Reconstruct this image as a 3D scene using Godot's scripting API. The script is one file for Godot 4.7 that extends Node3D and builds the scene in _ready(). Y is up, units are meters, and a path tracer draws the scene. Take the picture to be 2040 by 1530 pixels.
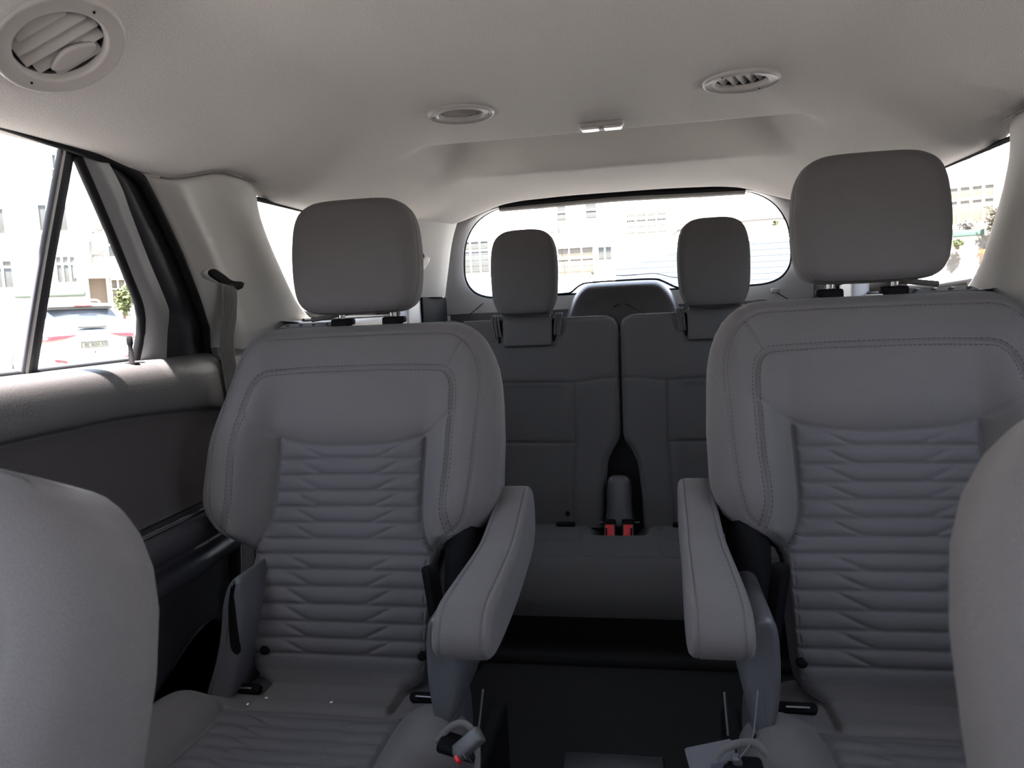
extends Node3D
# Cabin of a three-row family car seen from between the front seats, looking to the tailgate.
# x runs across the car, y up from the cabin floor, -z towards the tailgate. Metres.

const GROUND := -0.25
const VENTS := [[Vector3(-0.507, 1.208, -0.697), 0.065], [Vector3(-0.240, 1.2695, -1.337), 0.060], [Vector3(0.241, 1.2695, -1.30), 0.062]]
var M := {}
var taken := {}

# ------------------------------------------------------------------ names
func numbered(n: String) -> String:
	if not taken.has(n):
		taken[n] = 0
		return n
	taken[n] += 1
	return "%s_%03d" % [n, taken[n]]

func tag(o: Node, label: String, category := "", group := "", kind := "") -> void:
	if label: o.set_meta("label", label)
	if category: o.set_meta("category", category)
	if group: o.set_meta("group", group)
	if kind: o.set_meta("kind", kind)

func thing(n: String, label: String, category: String, at := Vector3.ZERO, group := "", kind := "") -> Node3D:
	var o := Node3D.new()
	o.name = numbered(n)
	o.position = at
	add_child(o, true)
	tag(o, label, category, group, kind)
	return o

func part(parent: Node, n: String, mesh: Mesh, mat: Material, label := "") -> MeshInstance3D:
	var o := MeshInstance3D.new()
	o.name = n
	o.mesh = mesh
	o.material_override = mat
	o.cast_shadow = GeometryInstance3D.SHADOW_CASTING_SETTING_ON
	parent.add_child(o, true)
	if label: o.set_meta("label", label)
	return o

func solo(n: String, mesh: Mesh, mat: Material, label: String, category: String, kind := "", group := "") -> MeshInstance3D:
	var o := part(self, numbered(n), mesh, mat)
	tag(o, label, category, group, kind)
	return o

# ------------------------------------------------------------------ curves
func v3(a: Array) -> PackedVector3Array:
	var p := PackedVector3Array()
	for i in range(0, a.size(), 3): p.append(Vector3(a[i], a[i + 1], a[i + 2]))
	return p

func v2(a: Array) -> PackedVector2Array:
	var p := PackedVector2Array()
	for i in range(0, a.size(), 2): p.append(Vector2(a[i], a[i + 1]))
	return p

func cat(a, b, c, d, t: float):
	return 0.5 * (2.0 * b + (c - a) * t + (2.0 * a - 5.0 * b + 4.0 * c - d) * t * t + (3.0 * b - a - 3.0 * c + d) * t * t * t)

func cr(p: PackedVector3Array, n: int) -> PackedVector3Array:
	var out := PackedVector3Array()
	var m := p.size()
	if m == 2:
		for i in n: out.append(p[0].lerp(p[1], i / float(n - 1)))
		return out
	var d := PackedFloat32Array([0.0])
	for i in range(1, m): d.append(d[i - 1] + maxf(1e-6, sqrt(p[i].distance_to(p[i - 1]))))
	var k := 0
	for i in n:
		var s: float = d[m - 1] * i / float(n - 1)
		while k < m - 2 and s > d[k + 1]: k += 1
		var t: float = clampf((s - d[k]) / (d[k + 1] - d[k]), 0, 1)
		var a: Vector3 = p[k - 1] if k > 0 else 2.0 * p[0] - p[1]
		var e: Vector3 = p[k + 2] if k + 2 < m else 2.0 * p[m - 1] - p[m - 2]
		out.append(cat(a, p[k], p[k + 1], e, t))
	return out

func cr2(p: PackedVector2Array, n: int) -> PackedVector2Array:
	var q := PackedVector3Array()
	for a in p: q.append(Vector3(a.x, a.y, 0))
	var out := PackedVector2Array()
	for a in cr(q, n): out.append(Vector2(a.x, a.y))
	return out

func closed2(p: PackedVector2Array, n: int) -> PackedVector2Array:   # a smooth loop through points
	var out := PackedVector2Array()
	var m := p.size()
	var per := int(ceil(n / float(m)))
	for k in m:
		for i in per:
			out.append(cat(p[posmod(k - 1, m)], p[k], p[(k + 1) % m], p[(k + 2) % m], i / float(per)))
	return out

func loop2(half: PackedVector2Array, n: int) -> PackedVector2Array:  # right half from top to bottom, mirrored to a closed outline
	var h := cr2(half, n)
	var out := h.duplicate()
	for i in range(h.size() - 2, 0, -1): out.append(Vector2(-h[i].x, h[i].y))
	out.reverse()
	return out

func rrect(w: float, h: float, r: float, seg := 5) -> PackedVector2Array:
	var out := PackedVector2Array()
	for q in 4:
		var c := Vector2((w / 2 - r) * [1, -1, -1, 1][q], (h / 2 - r) * [1, 1, -1, -1][q])
		for i in seg + 1:
			out.append(c + Vector2.from_angle(PI / 2 * (q + i / float(seg))) * r)
	return out

func smooth(a: float, b: float, x: float) -> float:
	return smoothstep(a, b, x)

# ------------------------------------------------------------------ meshes
func finish(v: PackedVector3Array, idx: PackedInt32Array, uv := PackedVector2Array(), flat := false) -> ArrayMesh:
	var arr := []
	arr.resize(Mesh.ARRAY_MAX)
	arr[Mesh.ARRAY_VERTEX] = v
	if uv.size() != v.size():
		uv.resize(v.size())
		for i in v.size(): uv[i] = Vector2(v[i].x + v[i].z, v[i].y)
	arr[Mesh.ARRAY_TEX_UV] = uv
	arr[Mesh.ARRAY_INDEX] = idx
	var st := SurfaceTool.new()
	if flat:
		st.begin(Mesh.PRIMITIVE_TRIANGLES)
		st.set_smooth_group(-1)
		for i in idx:
			st.set_uv(uv[i])
			st.add_vertex(v[i])
	else:
		st.create_from_arrays(arr)
	st.generate_normals()
	return st.commit()

func surf(rows: Array, closed := false, flat := false) -> ArrayMesh:
	var v := PackedVector3Array()
	var uv := PackedVector2Array()
	var idx := PackedInt32Array()
	var nc: int = rows[0].size()
	for r in rows.size():
		v.append_array(rows[r])
		for c in nc: uv.append(Vector2(c / float(nc - 1), r / float(rows.size() - 1)))
	for r in rows.size() - 1:
		for c in (nc if closed else nc - 1):
			var c2 := (c + 1) % nc
			var a := r * nc + c
			var b := r * nc + c2
			idx.append_array([a, b, b + nc, a, b + nc, a + nc])
	return finish(v, idx, uv, flat)

func loft(curves: Array, nu: int, nv: int) -> ArrayMesh:    # a smooth skin through curves
	var c := []
	for k in curves: c.append(cr(k, nu))
	var cols := []
	for i in nu:
		var p := PackedVector3Array()
		for k in c: p.append(k[i])
		cols.append(cr(p, nv))
	return surf(cols)

func skin(curves: Array, nu: int) -> ArrayMesh:             # straight between curves, creased at none
	var c := []
	for k in curves: c.append(cr(k, nu))
	return surf(c)

func fan(loop: PackedVector3Array) -> ArrayMesh:
	var q := PackedVector2Array()
	var n := Vector3.ZERO
	for i in loop.size(): n += (loop[i] - loop[0]).cross(loop[(i + 1) % loop.size()] - loop[0])
	n = n.normalized()
	var x := (loop[1] - loop[0]).normalized()
	x = (x - n * x.dot(n)).normalized()
	var y := n.cross(x)
	for p in loop: q.append(Vector2(p.dot(x), p.dot(y)))
	return finish(loop, Geometry2D.triangulate_polygon(q))

func join(list: Array) -> ArrayMesh:
	var st := SurfaceTool.new()
	for m in list:
		if m is Array: st.append_from(m[0], 0, m[1])
		else: st.append_from(m, 0, Transform3D.IDENTITY)
	return st.commit()

func moved(m: Mesh, t: Transform3D) -> ArrayMesh:
	return join([[m, t]])

func at(x: float, y: float, z: float, b := Basis.IDENTITY) -> Transform3D:
	return Transform3D(b, Vector3(x, y, z))

func turn(x: float, y: float, z: float) -> Basis:
	return Basis.from_euler(Vector3(deg_to_rad(x), deg_to_rad(y), deg_to_rad(z)))

func mirror(m: Mesh) -> ArrayMesh:
	var a := m.surface_get_arrays(0)
	var v: PackedVector3Array = a[Mesh.ARRAY_VERTEX]
	for i in v.size(): v[i].x = -v[i].x
	a[Mesh.ARRAY_VERTEX] = v
	var n: PackedVector3Array = a[Mesh.ARRAY_NORMAL]
	for i in n.size(): n[i].x = -n[i].x
	a[Mesh.ARRAY_NORMAL] = n
	if a[Mesh.ARRAY_INDEX] != null:
		var idx: PackedInt32Array = a[Mesh.ARRAY_INDEX]
		idx.reverse()
		a[Mesh.ARRAY_INDEX] = idx
	else:
		for k in [Mesh.ARRAY_VERTEX, Mesh.ARRAY_NORMAL, Mesh.ARRAY_TEX_UV]:
			if a[k] != null:
				var q = a[k]
				q.reverse()
				a[k] = q
	a[Mesh.ARRAY_TANGENT] = null
	var out := ArrayMesh.new()
	out.add_surface_from_arrays(Mesh.PRIMITIVE_TRIANGLES, a)
	return out

func rbox(size: Vector3, r: float, seg := 3) -> ArrayMesh:
	r = minf(r, minf(size.x, minf(size.y, size.z)) * 0.49)
	var k := size / 2 - Vector3.ONE * r
	var rows := []
	var lat := []
	for i in seg + 1: lat.append([1.0, PI / 2 * (1.0 - i / float(seg))])
	for i in seg + 1: lat.append([-1.0, -PI / 2 * i / float(seg)])
	var ring := func(sy: float, phi: float, shrink: float) -> PackedVector3Array:
		var p := PackedVector3Array()
		for q in 4:
			var s := Vector2([1, -1, -1, 1][q], [1, 1, -1, -1][q])
			for i in seg + 1:
				var d := Vector2.from_angle(PI / 2 * (q + i / float(seg))) * cos(phi)
				p.append(Vector3((s.x * k.x + d.x * r) * shrink, sy * k.y + sin(phi) * r, (s.y * k.z + d.y * r) * shrink))
		return p
	rows.append(ring.call(1.0, PI / 2, 0.0))
	for l in lat: rows.append(ring.call(l[0], l[1], 1.0))
	rows.append(ring.call(-1.0, -PI / 2, 0.0))
	return surf(rows, true)

func box(cx: float, cy: float, cz: float, sx: float, sy: float, sz: float, r := 0.003, b := Basis.IDENTITY) -> ArrayMesh:
	return moved(rbox(Vector3(sx, sy, sz), r, 2), at(cx, cy, cz, b))

func inset(p: PackedVector2Array, d: float) -> PackedVector2Array:
	var out := PackedVector2Array()
	var n := p.size()
	var area := 0.0
	for i in n: area += p[i].cross(p[(i + 1) % n])
	var s := signf(area)
	for i in n:
		var t := (p[(i + 1) % n] - p[posmod(i - 1, n)]).normalized()
		out.append(p[i] + Vector2(-t.y, t.x) * d * s)
	return out

# A padded block: outline in XY, profile of [inset, z] rows from the front face to the back face, faces closed with a dome.
func pillow(outline: PackedVector2Array, profile: Array, dome := 0.0, flat := false) -> ArrayMesh:
	var rows := []
	var c := Vector2.ZERO
	for p in outline: c += p
	c /= outline.size()
	var ring := func(o: PackedVector2Array, k: float, z: float) -> PackedVector3Array:
		var r := PackedVector3Array()
		for p in o:
			var q := c + (p - c) * k
			r.append(Vector3(q.x, q.y, z))
		return r
	var front := inset(outline, profile[0][0])
	for k in [0.0, 0.3, 0.55, 0.75, 0.9]: rows.append(ring.call(front, k, profile[0][1] + dome * (1.0 - k * k)))
	for pr in profile: rows.append(ring.call(inset(outline, pr[0]), 1.0, pr[1]))
	var last: Array = profile[profile.size() - 1]
	var back := inset(outline, last[0])
	for k in [0.7, 0.35, 0.0]: rows.append(ring.call(back, k, last[1]))
	return surf(rows, true, flat)

# A flat plate of any outline (may be concave): outline in XY, thickness along z, small chamfer at the front.
func plate(outline: PackedVector2Array, z0: float, z1: float, bev := 0.001, flat := true) -> ArrayMesh:
	var o1 := inset(outline, bev)
	var r := [PackedVector3Array(), PackedVector3Array(), PackedVector3Array()]
	for i in outline.size():
		r[0].append(Vector3(outline[i].x, outline[i].y, z0))
		r[1].append(Vector3(outline[i].x, outline[i].y, z1 - bev * signf(z1 - z0)))
		r[2].append(Vector3(o1[i].x, o1[i].y, z1))
	var tri := Geometry2D.triangulate_polygon(o1)
	var tri0 := Geometry2D.triangulate_polygon(outline)
	return join([surf(r, true, flat), finish(r[2], tri), finish(r[0], tri0)])

func frames(path: PackedVector3Array, up: Vector3) -> Array:
	var out := []
	for i in path.size():
		var t := (path[mini(i + 1, path.size() - 1)] - path[maxi(i - 1, 0)]).normalized()
		var s := up.cross(t).normalized() if absf(up.dot(t)) < 0.999 else Vector3.RIGHT
		out.append([s, t.cross(s).normalized()])
	return out

func sweep(path: PackedVector3Array, prof: PackedVector2Array, up := Vector3.UP, flat := false, cap := true) -> ArrayMesh:
	var rows := []
	var f := frames(path, up)
	for i in path.size():
		var r := PackedVector3Array()
		for p in prof: r.append(path[i] + f[i][0] * p.x + f[i][1] * p.y)
		rows.append(r)
	var parts := [surf(rows, true, flat)]
	if cap: parts.append_array([fan(rows[0]), fan(rows[rows.size() - 1])])
	return join(parts)

func circle(r: float, n := 10) -> PackedVector2Array:
	var p := PackedVector2Array()
	for i in n: p.append(Vector2.from_angle(TAU * i / n) * r)
	return p

func tube(path: PackedVector3Array, r: float, n := 8, up := Vector3.UP) -> ArrayMesh:
	return sweep(path, circle(r, n), up)

func lathe(prof: Array, n := 40) -> ArrayMesh:               # [radius, y] pairs turned round y
	var rows := []
	for p in prof:
		var r := PackedVector3Array()
		for i in n: r.append(Vector3(cos(TAU * i / n) * p[0], p[1], sin(TAU * i / n) * p[0]))
		rows.append(r)
	return surf(rows, true)

# ------------------------------------------------------------------ upholstery: a padded body with sewn seams pressed into it
class Seams:
	var u0: float
	var v0: float
	var nu: int
	var nv: int
	var step: float
	var d := PackedFloat32Array()
	func _init(a: float, b: float, c: float, e: float, s: float) -> void:
		u0 = a; v0 = c; step = s
		nu = int((b - a) / s) + 2
		nv = int((e - c) / s) + 2
		d.resize(nu * nv)
	# width and depth of the stitched line, and of the soft valley beside it
	func press(p: PackedVector2Array, w: float, depth: float, soft_w := 0.0, soft := 0.0) -> void:
		var reach := maxf(w * 2.2, soft_w * 2.0)
		for k in p.size() - 1:
			var a := p[k]
			var e := p[k + 1]
			var i0 := maxi(0, int((minf(a.x, e.x) - reach - u0) / step))
			var i1 := mini(nu - 1, int((maxf(a.x, e.x) + reach - u0) / step) + 1)
			var j0 := maxi(0, int((minf(a.y, e.y) - reach - v0) / step))
			var j1 := mini(nv - 1, int((maxf(a.y, e.y) + reach - v0) / step) + 1)
			var ae := e - a
			var l2 := maxf(ae.length_squared(), 1e-12)
			for j in range(j0, j1 + 1):
				for i in range(i0, i1 + 1):
					var q := Vector2(u0 + i * step, v0 + j * step) - a
					var t := clampf(q.dot(ae) / l2, 0.0, 1.0)
					var x := (q - ae * t).length()
					if x > reach: continue
					var h := -depth * exp(-(x / w) * (x / w))
					if soft > 0.0: h -= soft * exp(-(x / soft_w) * (x / soft_w))
					var n := j * nu + i
					if h < d[n]: d[n] = h
	func read(u: float, v: float) -> float:
		var x := clampf((u - u0) / step, 0.0, nu - 1.001)
		var y := clampf((v - v0) / step, 0.0, nv - 1.001)
		var i := int(x)
		var j := int(y)
		var n := j * nu + i
		return lerpf(lerpf(d[n], d[n + 1], x - i), lerpf(d[n + nu], d[n + nu + 1], x - i), y - j)

class Pad:
	var v0: float
	var v1: float
	var side: Callable        # v -> Vector2(left u, right u)
	var shape: Callable       # (u, v) -> depth
	var radius: Callable      # v -> edge radius
	var seams: Seams
	var back := -0.1
	var place: Callable       # (u, v, w) -> point
	var round0 := false
	var round1 := true
	var rim := PackedVector2Array()
	func prepare() -> void:
		rim.clear()
		var n := 70
		for i in n + 1: rim.append(Vector2(side.call(lerpf(v0, v1, i / float(n))).x, lerpf(v0, v1, i / float(n))))
		for i in n + 1: rim.append(Vector2(side.call(lerpf(v1, v0, i / float(n))).y, lerpf(v1, v0, i / float(n))))
	func depth(u: float, v: float) -> float:
		var w: float = shape.call(u, v)
		if seams: w += seams.read(u, v)
		var r: float = radius.call(v)
		var s: Vector2 = side.call(v)
		var near := u - s.x < r * 1.8 or s.y - u < r * 1.8 or (round1 and v1 - v < r) or (round0 and v - v0 < r)
		if near:
			var p := Vector2(u, v)
			var best := 1e9
			var n := rim.size()
			for i in n:
				if i == n - 1 and not round0: continue
				if i == n / 2 - 1 and not round1: continue
				best = minf(best, Geometry2D.get_closest_point_to_segment(p, rim[i], rim[(i + 1) % n]).distance_squared_to(p))
			var d := sqrt(best)
			if d < r: w -= r - sqrt(maxf(0.0, r * r - (r - d) * (r - d)))
		return w

# Skins a pad; the front is split along the given outlines into panels. Returns [body, panel, panel ...].
func skin_pad(p: Pad, nu: int, nv: int, regions: Array) -> Array:
	p.prepare()
	var nb := 14
	var V := PackedVector3Array()
	var uv := PackedVector2Array()
	var stride := nu + 1 + nb
	for j in nv + 1:
		var tj := j / float(nv)
		tj = lerpf(tj, 0.5 - 0.5 * cos(PI * tj), 0.25)
		var v := lerpf(p.v0, p.v1, tj)
		var s: Vector2 = p.side.call(v)
		for i in nu + 1:
			var t := i / float(nu)
			t = lerpf(t, 0.5 - 0.5 * cos(PI * t), 0.3)
			var u := lerpf(s.x, s.y, t)
			V.append(p.place.call(u, v, p.depth(u, v)))
			uv.append(Vector2(u, v))
		for i in nb:
			var u := lerpf(s.y, s.x, i / float(nb - 1))
			V.append(p.place.call(u * 0.985, v, p.back))
			uv.append(Vector2(u, v))
	var idx := PackedInt32Array()
	var own := PackedInt32Array()
	for j in nv:
		for c in stride:
			var c2 := (c + 1) % stride
			var a := j * stride + c
			var b := j * stride + c2
			idx.append_array([a, b, b + stride, a, b + stride, a + stride])
			var reg := 0
			if c < nu and regions.size():
				var m := (uv[a] + uv[b] + uv[a + stride] + uv[b + stride]) / 4.0
				for k in regions.size():
					if Geometry2D.is_point_in_polygon(m, regions[k]): reg = k + 1; break
			own.append_array([reg, reg])
	for j in [0, nv]:                                              # close the ends
		for i in nb - 1:
			var f0 := int(round(nu * (1.0 - i / float(nb - 1))))
			var f1 := int(round(nu * (1.0 - (i + 1) / float(nb - 1))))
			var b0: int = j * stride + nu + 1 + i
			for f in range(f1, f0):
				idx.append_array([j * stride + f, j * stride + f + 1, b0])
				own.append(0)
			idx.append_array([j * stride + f1, b0, b0 + 1])
			own.append(0)
	var whole := finish(V, idx, uv)
	if regions.is_empty(): return [whole]
	var a := whole.surface_get_arrays(0)
	var wi: PackedInt32Array = a[Mesh.ARRAY_INDEX]
	var wv: PackedVector3Array = a[Mesh.ARRAY_VERTEX]
	var wn: PackedVector3Array = a[Mesh.ARRAY_NORMAL]
	var wu: PackedVector2Array = a[Mesh.ARRAY_TEX_UV]
	var out := []
	for reg in regions.size() + 1:
		var map := PackedInt32Array()
		map.resize(wv.size())
		map.fill(-1)
		var nvx := PackedVector3Array()
		var nnx := PackedVector3Array()
		var nux := PackedVector2Array()
		var nix := PackedInt32Array()
		for t in own.size():
			if own[t] != reg: continue
			for k in 3:
				var q := wi[t * 3 + k]
				if map[q] < 0:
					map[q] = nvx.size()
					nvx.append(wv[q]); nnx.append(wn[q]); nux.append(wu[q])
				nix.append(map[q])
		var arr := []
		arr.resize(Mesh.ARRAY_MAX)
		arr[Mesh.ARRAY_VERTEX] = nvx
		arr[Mesh.ARRAY_NORMAL] = nnx
		arr[Mesh.ARRAY_TEX_UV] = nux
		arr[Mesh.ARRAY_INDEX] = nix
		var m := ArrayMesh.new()
		if nix.size(): m.add_surface_from_arrays(Mesh.PRIMITIVE_TRIANGLES, arr)
		out.append(m)
	return out

# Thread stitches along a line sewn on a pad: small bars lying just on the cloth.
func stitches(p: Pad, line: PackedVector2Array, pitch: float, length: float, thick: float, across := 0.0) -> ArrayMesh:
	var v := PackedVector3Array()
	var idx := PackedInt32Array()
	var left := 0.0
	for k in line.size() - 1:
		var a := line[k]
		var b := line[k + 1]
		var l := a.distance_to(b)
		var t := (b - a) / maxf(l, 1e-6)
		var n := Vector2(-t.y, t.x)
		var s := left
		while s < l:
			var m := a + t * s + n * across
			var w := p.depth(m.x, m.y)
			var w2 := p.depth(m.x + t.x * length, m.y + t.y * length)
			var base := v.size()
			for q in [[0, -1, -0.3], [0, 1, -0.3], [0, 0, 1.0], [1, -1, -0.3], [1, 1, -0.3], [1, 0, 1.0]]:
				var e: Vector2 = m + t * length * q[0] + n * thick * q[1]
				v.append(p.place.call(e.x, e.y, (w if q[0] == 0 else w2) + thick * q[2]))
			for f in [0, 2, 3, 3, 2, 5, 1, 4, 2, 2, 4, 5, 0, 1, 2, 3, 5, 4]: idx.append(base + f)
			s += pitch
		left = s - l
	return finish(v, idx, PackedVector2Array(), true)

func both(half: PackedVector2Array, n: int) -> PackedVector2Array:  # a line given from its middle to one end, mirrored to the whole
	var h := cr2(half, n)
	var out := PackedVector2Array()
	for i in range(h.size() - 1, 0, -1): out.append(Vector2(-h[i].x, h[i].y))
	out.append_array(h)
	return out

func flip2(p: PackedVector2Array) -> PackedVector2Array:
	var out := PackedVector2Array()
	for q in p: out.append(Vector2(-q.x, q.y))
	return out

func pick(v: float, t: PackedVector2Array) -> float:       # piecewise value: x = key, y = value
	if v <= t[0].x: return t[0].y
	for i in t.size() - 1:
		if v <= t[i + 1].x:
			var f := (v - t[i].x) / (t[i + 1].x - t[i].x)
			return lerpf(t[i].y, t[i + 1].y, f)
	return t[t.size() - 1].y

# ------------------------------------------------------------------ materials
func noise(freq: float, normal: bool, strength := 4.0, ramp := [0.85, 1.0], size := 512, kind := FastNoiseLite.TYPE_SIMPLEX, octaves := 3) -> NoiseTexture2D:
	var f := FastNoiseLite.new()
	f.seed = 7
	f.noise_type = kind
	f.frequency = freq
	f.fractal_octaves = octaves
	var t := NoiseTexture2D.new()
	t.width = size
	t.height = size
	t.seamless = true
	t.noise = f
	if normal:
		t.as_normal_map = true
		t.bump_strength = strength
	else:
		var g := Gradient.new()
		g.set_color(0, Color(ramp[0], ramp[0], ramp[0]))
		g.set_color(1, Color(ramp[1], ramp[1], ramp[1]))
		t.color_ramp = g
	return t

func mat(n: String, c: Color, rough: float, metal := 0.0) -> StandardMaterial3D:
	var m := StandardMaterial3D.new()
	m.resource_name = n
	m.albedo_color = c
	m.roughness = rough
	m.metallic = metal
	m.cull_mode = BaseMaterial3D.CULL_DISABLED
	M[n] = m
	return m

func weave(m: StandardMaterial3D, scale: float, tex: Texture2D, nrm: Texture2D, n := 0.5) -> void:
	m.uv1_triplanar = true
	m.uv1_scale = Vector3.ONE * scale
	if tex: m.albedo_texture = tex
	if nrm:
		m.normal_enabled = true
		m.normal_texture = nrm
		m.normal_scale = n

func glass(n: String, c: Color, a: float) -> StandardMaterial3D:
	var m := mat(n, Color(c, a), 0.02)
	m.transparency = BaseMaterial3D.TRANSPARENCY_ALPHA
	m.metallic_specular = 0.4
	return m

func make_materials() -> void:
	var fine := noise(0.11, false, 1.0, [0.72, 1.0])
	var fine_n := noise(0.13, true, 5.0)
	var grain_n := noise(0.06, true, 4.0, [0, 1], 512, FastNoiseLite.TYPE_CELLULAR, 2)
	var mottle := noise(0.02, false, 1.0, [0.86, 1.0])
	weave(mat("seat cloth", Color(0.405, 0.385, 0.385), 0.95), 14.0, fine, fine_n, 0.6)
	M["seat cloth"].rim_enabled = true
	M["seat cloth"].rim = 0.35
	M["seat cloth"].rim_tint = 0.6
	weave(mat("insert cloth", Color(0.385, 0.37, 0.38), 0.95), 18.0, fine, fine_n, 0.7)
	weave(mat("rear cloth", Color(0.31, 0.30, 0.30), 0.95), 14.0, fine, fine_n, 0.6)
	M["rear cloth"].rim_enabled = true
	M["rear cloth"].rim = 0.3
	M["rear cloth"].rim_tint = 0.5
	mat("thread", Color(0.22, 0.20, 0.20), 0.8)
	weave(mat("headliner", Color(0.875, 0.855, 0.835), 0.96), 9.0, fine, fine_n, 0.35)
	weave(mat("pale trim", Color(0.58, 0.565, 0.55), 0.62), 10.0, null, grain_n, 0.15)
	weave(mat("vent plastic", Color(0.66, 0.64, 0.625), 0.5), 10.0, null, grain_n, 0.1)
	weave(mat("grey trim", Color(0.58, 0.58, 0.59), 0.5), 10.0, null, grain_n, 0.2)
	weave(mat("dark trim", Color(0.19, 0.185, 0.20), 0.42), 9.0, null, grain_n, 0.35)
	weave(mat("door skin", Color(0.265, 0.255, 0.26), 0.5), 9.0, null, grain_n, 0.4)
	weave(mat("door cloth", Color(0.295, 0.27, 0.27), 0.9), 14.0, fine, fine_n, 0.5)
	weave(mat("shield plastic", Color(0.30, 0.295, 0.31), 0.45), 9.0, null, grain_n, 0.3)
	mat("black plastic", Color(0.055, 0.052, 0.058), 0.75)
	M["black plastic"].metallic_specular = 0.2
	mat("rubber", Color(0.075, 0.072, 0.08), 0.7)
	M["rubber"].metallic_specular = 0.25
	weave(mat("surround trim", Color(0.68, 0.68, 0.685), 0.5), 10.0, null, null)
	weave(mat("frame grey", Color(0.44, 0.435, 0.44), 0.5), 10.0, null, null)
	mat("frame black", Color(0.10, 0.098, 0.115), 0.55)
	weave(mat("carpet", Color(0.095, 0.09, 0.095), 1.0), 22.0, fine, fine_n, 1.0)
	weave(mat("webbing", Color(0.42, 0.40, 0.39), 0.8), 30.0, fine, null)
	mat("chrome", Color(0.85, 0.84, 0.83), 0.22, 1.0)
	mat("steel", Color(0.6, 0.6, 0.6), 0.35, 1.0)
	mat("buckle red", Color(0.72, 0.10, 0.13), 0.4)
	mat("tag card", Color(0.30, 0.295, 0.31), 0.7)
	mat("tag print", Color(0.19, 0.19, 0.22), 0.7)
	mat("lens", Color(0.86, 0.84, 0.82), 0.25)
	mat("heater line", Color(0.30, 0.24, 0.20), 0.6)
	glass("pane", Color(0.75, 0.85, 0.85), 0.05)
	# outdoors
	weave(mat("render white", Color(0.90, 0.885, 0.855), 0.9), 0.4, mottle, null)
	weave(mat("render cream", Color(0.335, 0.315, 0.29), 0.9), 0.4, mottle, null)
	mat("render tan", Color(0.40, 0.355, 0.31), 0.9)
	mat("window frame white", Color(0.88, 0.88, 0.87), 0.5)
	mat("house glass", Color(0.20, 0.205, 0.20), 0.25)
	mat("house glass warm", Color(0.28, 0.258, 0.225), 0.25)
	mat("house glass pale", Color(0.30, 0.30, 0.29), 0.25)
	mat("channel grey", Color(0.33, 0.33, 0.36), 0.5)
	mat("bonnet paint", Color(0.20, 0.20, 0.21), 0.35)
	mat("grille steel", Color(0.22, 0.22, 0.20), 0.6)
	mat("unit casing", Color(0.33, 0.325, 0.31), 0.6)
	mat("unit dark", Color(0.20, 0.20, 0.195), 0.7)
	mat("awning green", Color(0.17, 0.25, 0.22), 0.8)
	mat("awning pale", Color(0.27, 0.30, 0.27), 0.8)
	weave(mat("asphalt", Color(0.50, 0.49, 0.48), 0.95), 0.6, mottle, null)
	mat("leaf", Color(0.26, 0.295, 0.16), 0.8)
	mat("leaf grey", Color(0.21, 0.21, 0.17), 0.8)
	mat("hedge leaf", Color(0.16, 0.21, 0.12), 0.9)
	mat("petal", Color(0.42, 0.41, 0.40), 0.8)
	mat("bark", Color(0.33, 0.27, 0.22), 0.9)
	var p := mat("car paint", Color(0.90, 0.90, 0.90), 0.35)
	p.clearcoat_enabled = true
	p.clearcoat = 0.5
	mat("car glass", Color(0.20, 0.22, 0.245), 0.12)
	mat("car trim", Color(0.17, 0.165, 0.15), 0.5)
	mat("lamp red", Color(0.36, 0.05, 0.07), 0.25)
	mat("lamp clear", Color(0.30, 0.295, 0.27), 0.25)
	mat("tyre", Color(0.19, 0.19, 0.185), 0.9)
	mat("rim alloy", Color(0.45, 0.45, 0.45), 0.4)
	mat("plate yellow", Color(0.33, 0.325, 0.29), 0.5)
	mat("plate ink", Color(0.12, 0.12, 0.11), 0.6)
	var lamp := mat("wall lamp glow", Color(1.0, 0.75, 0.4), 0.5)
	lamp.emission_enabled = true
	lamp.emission = Color(1.0, 0.66, 0.28)
	lamp.emission_energy_multiplier = 0.45

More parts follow.
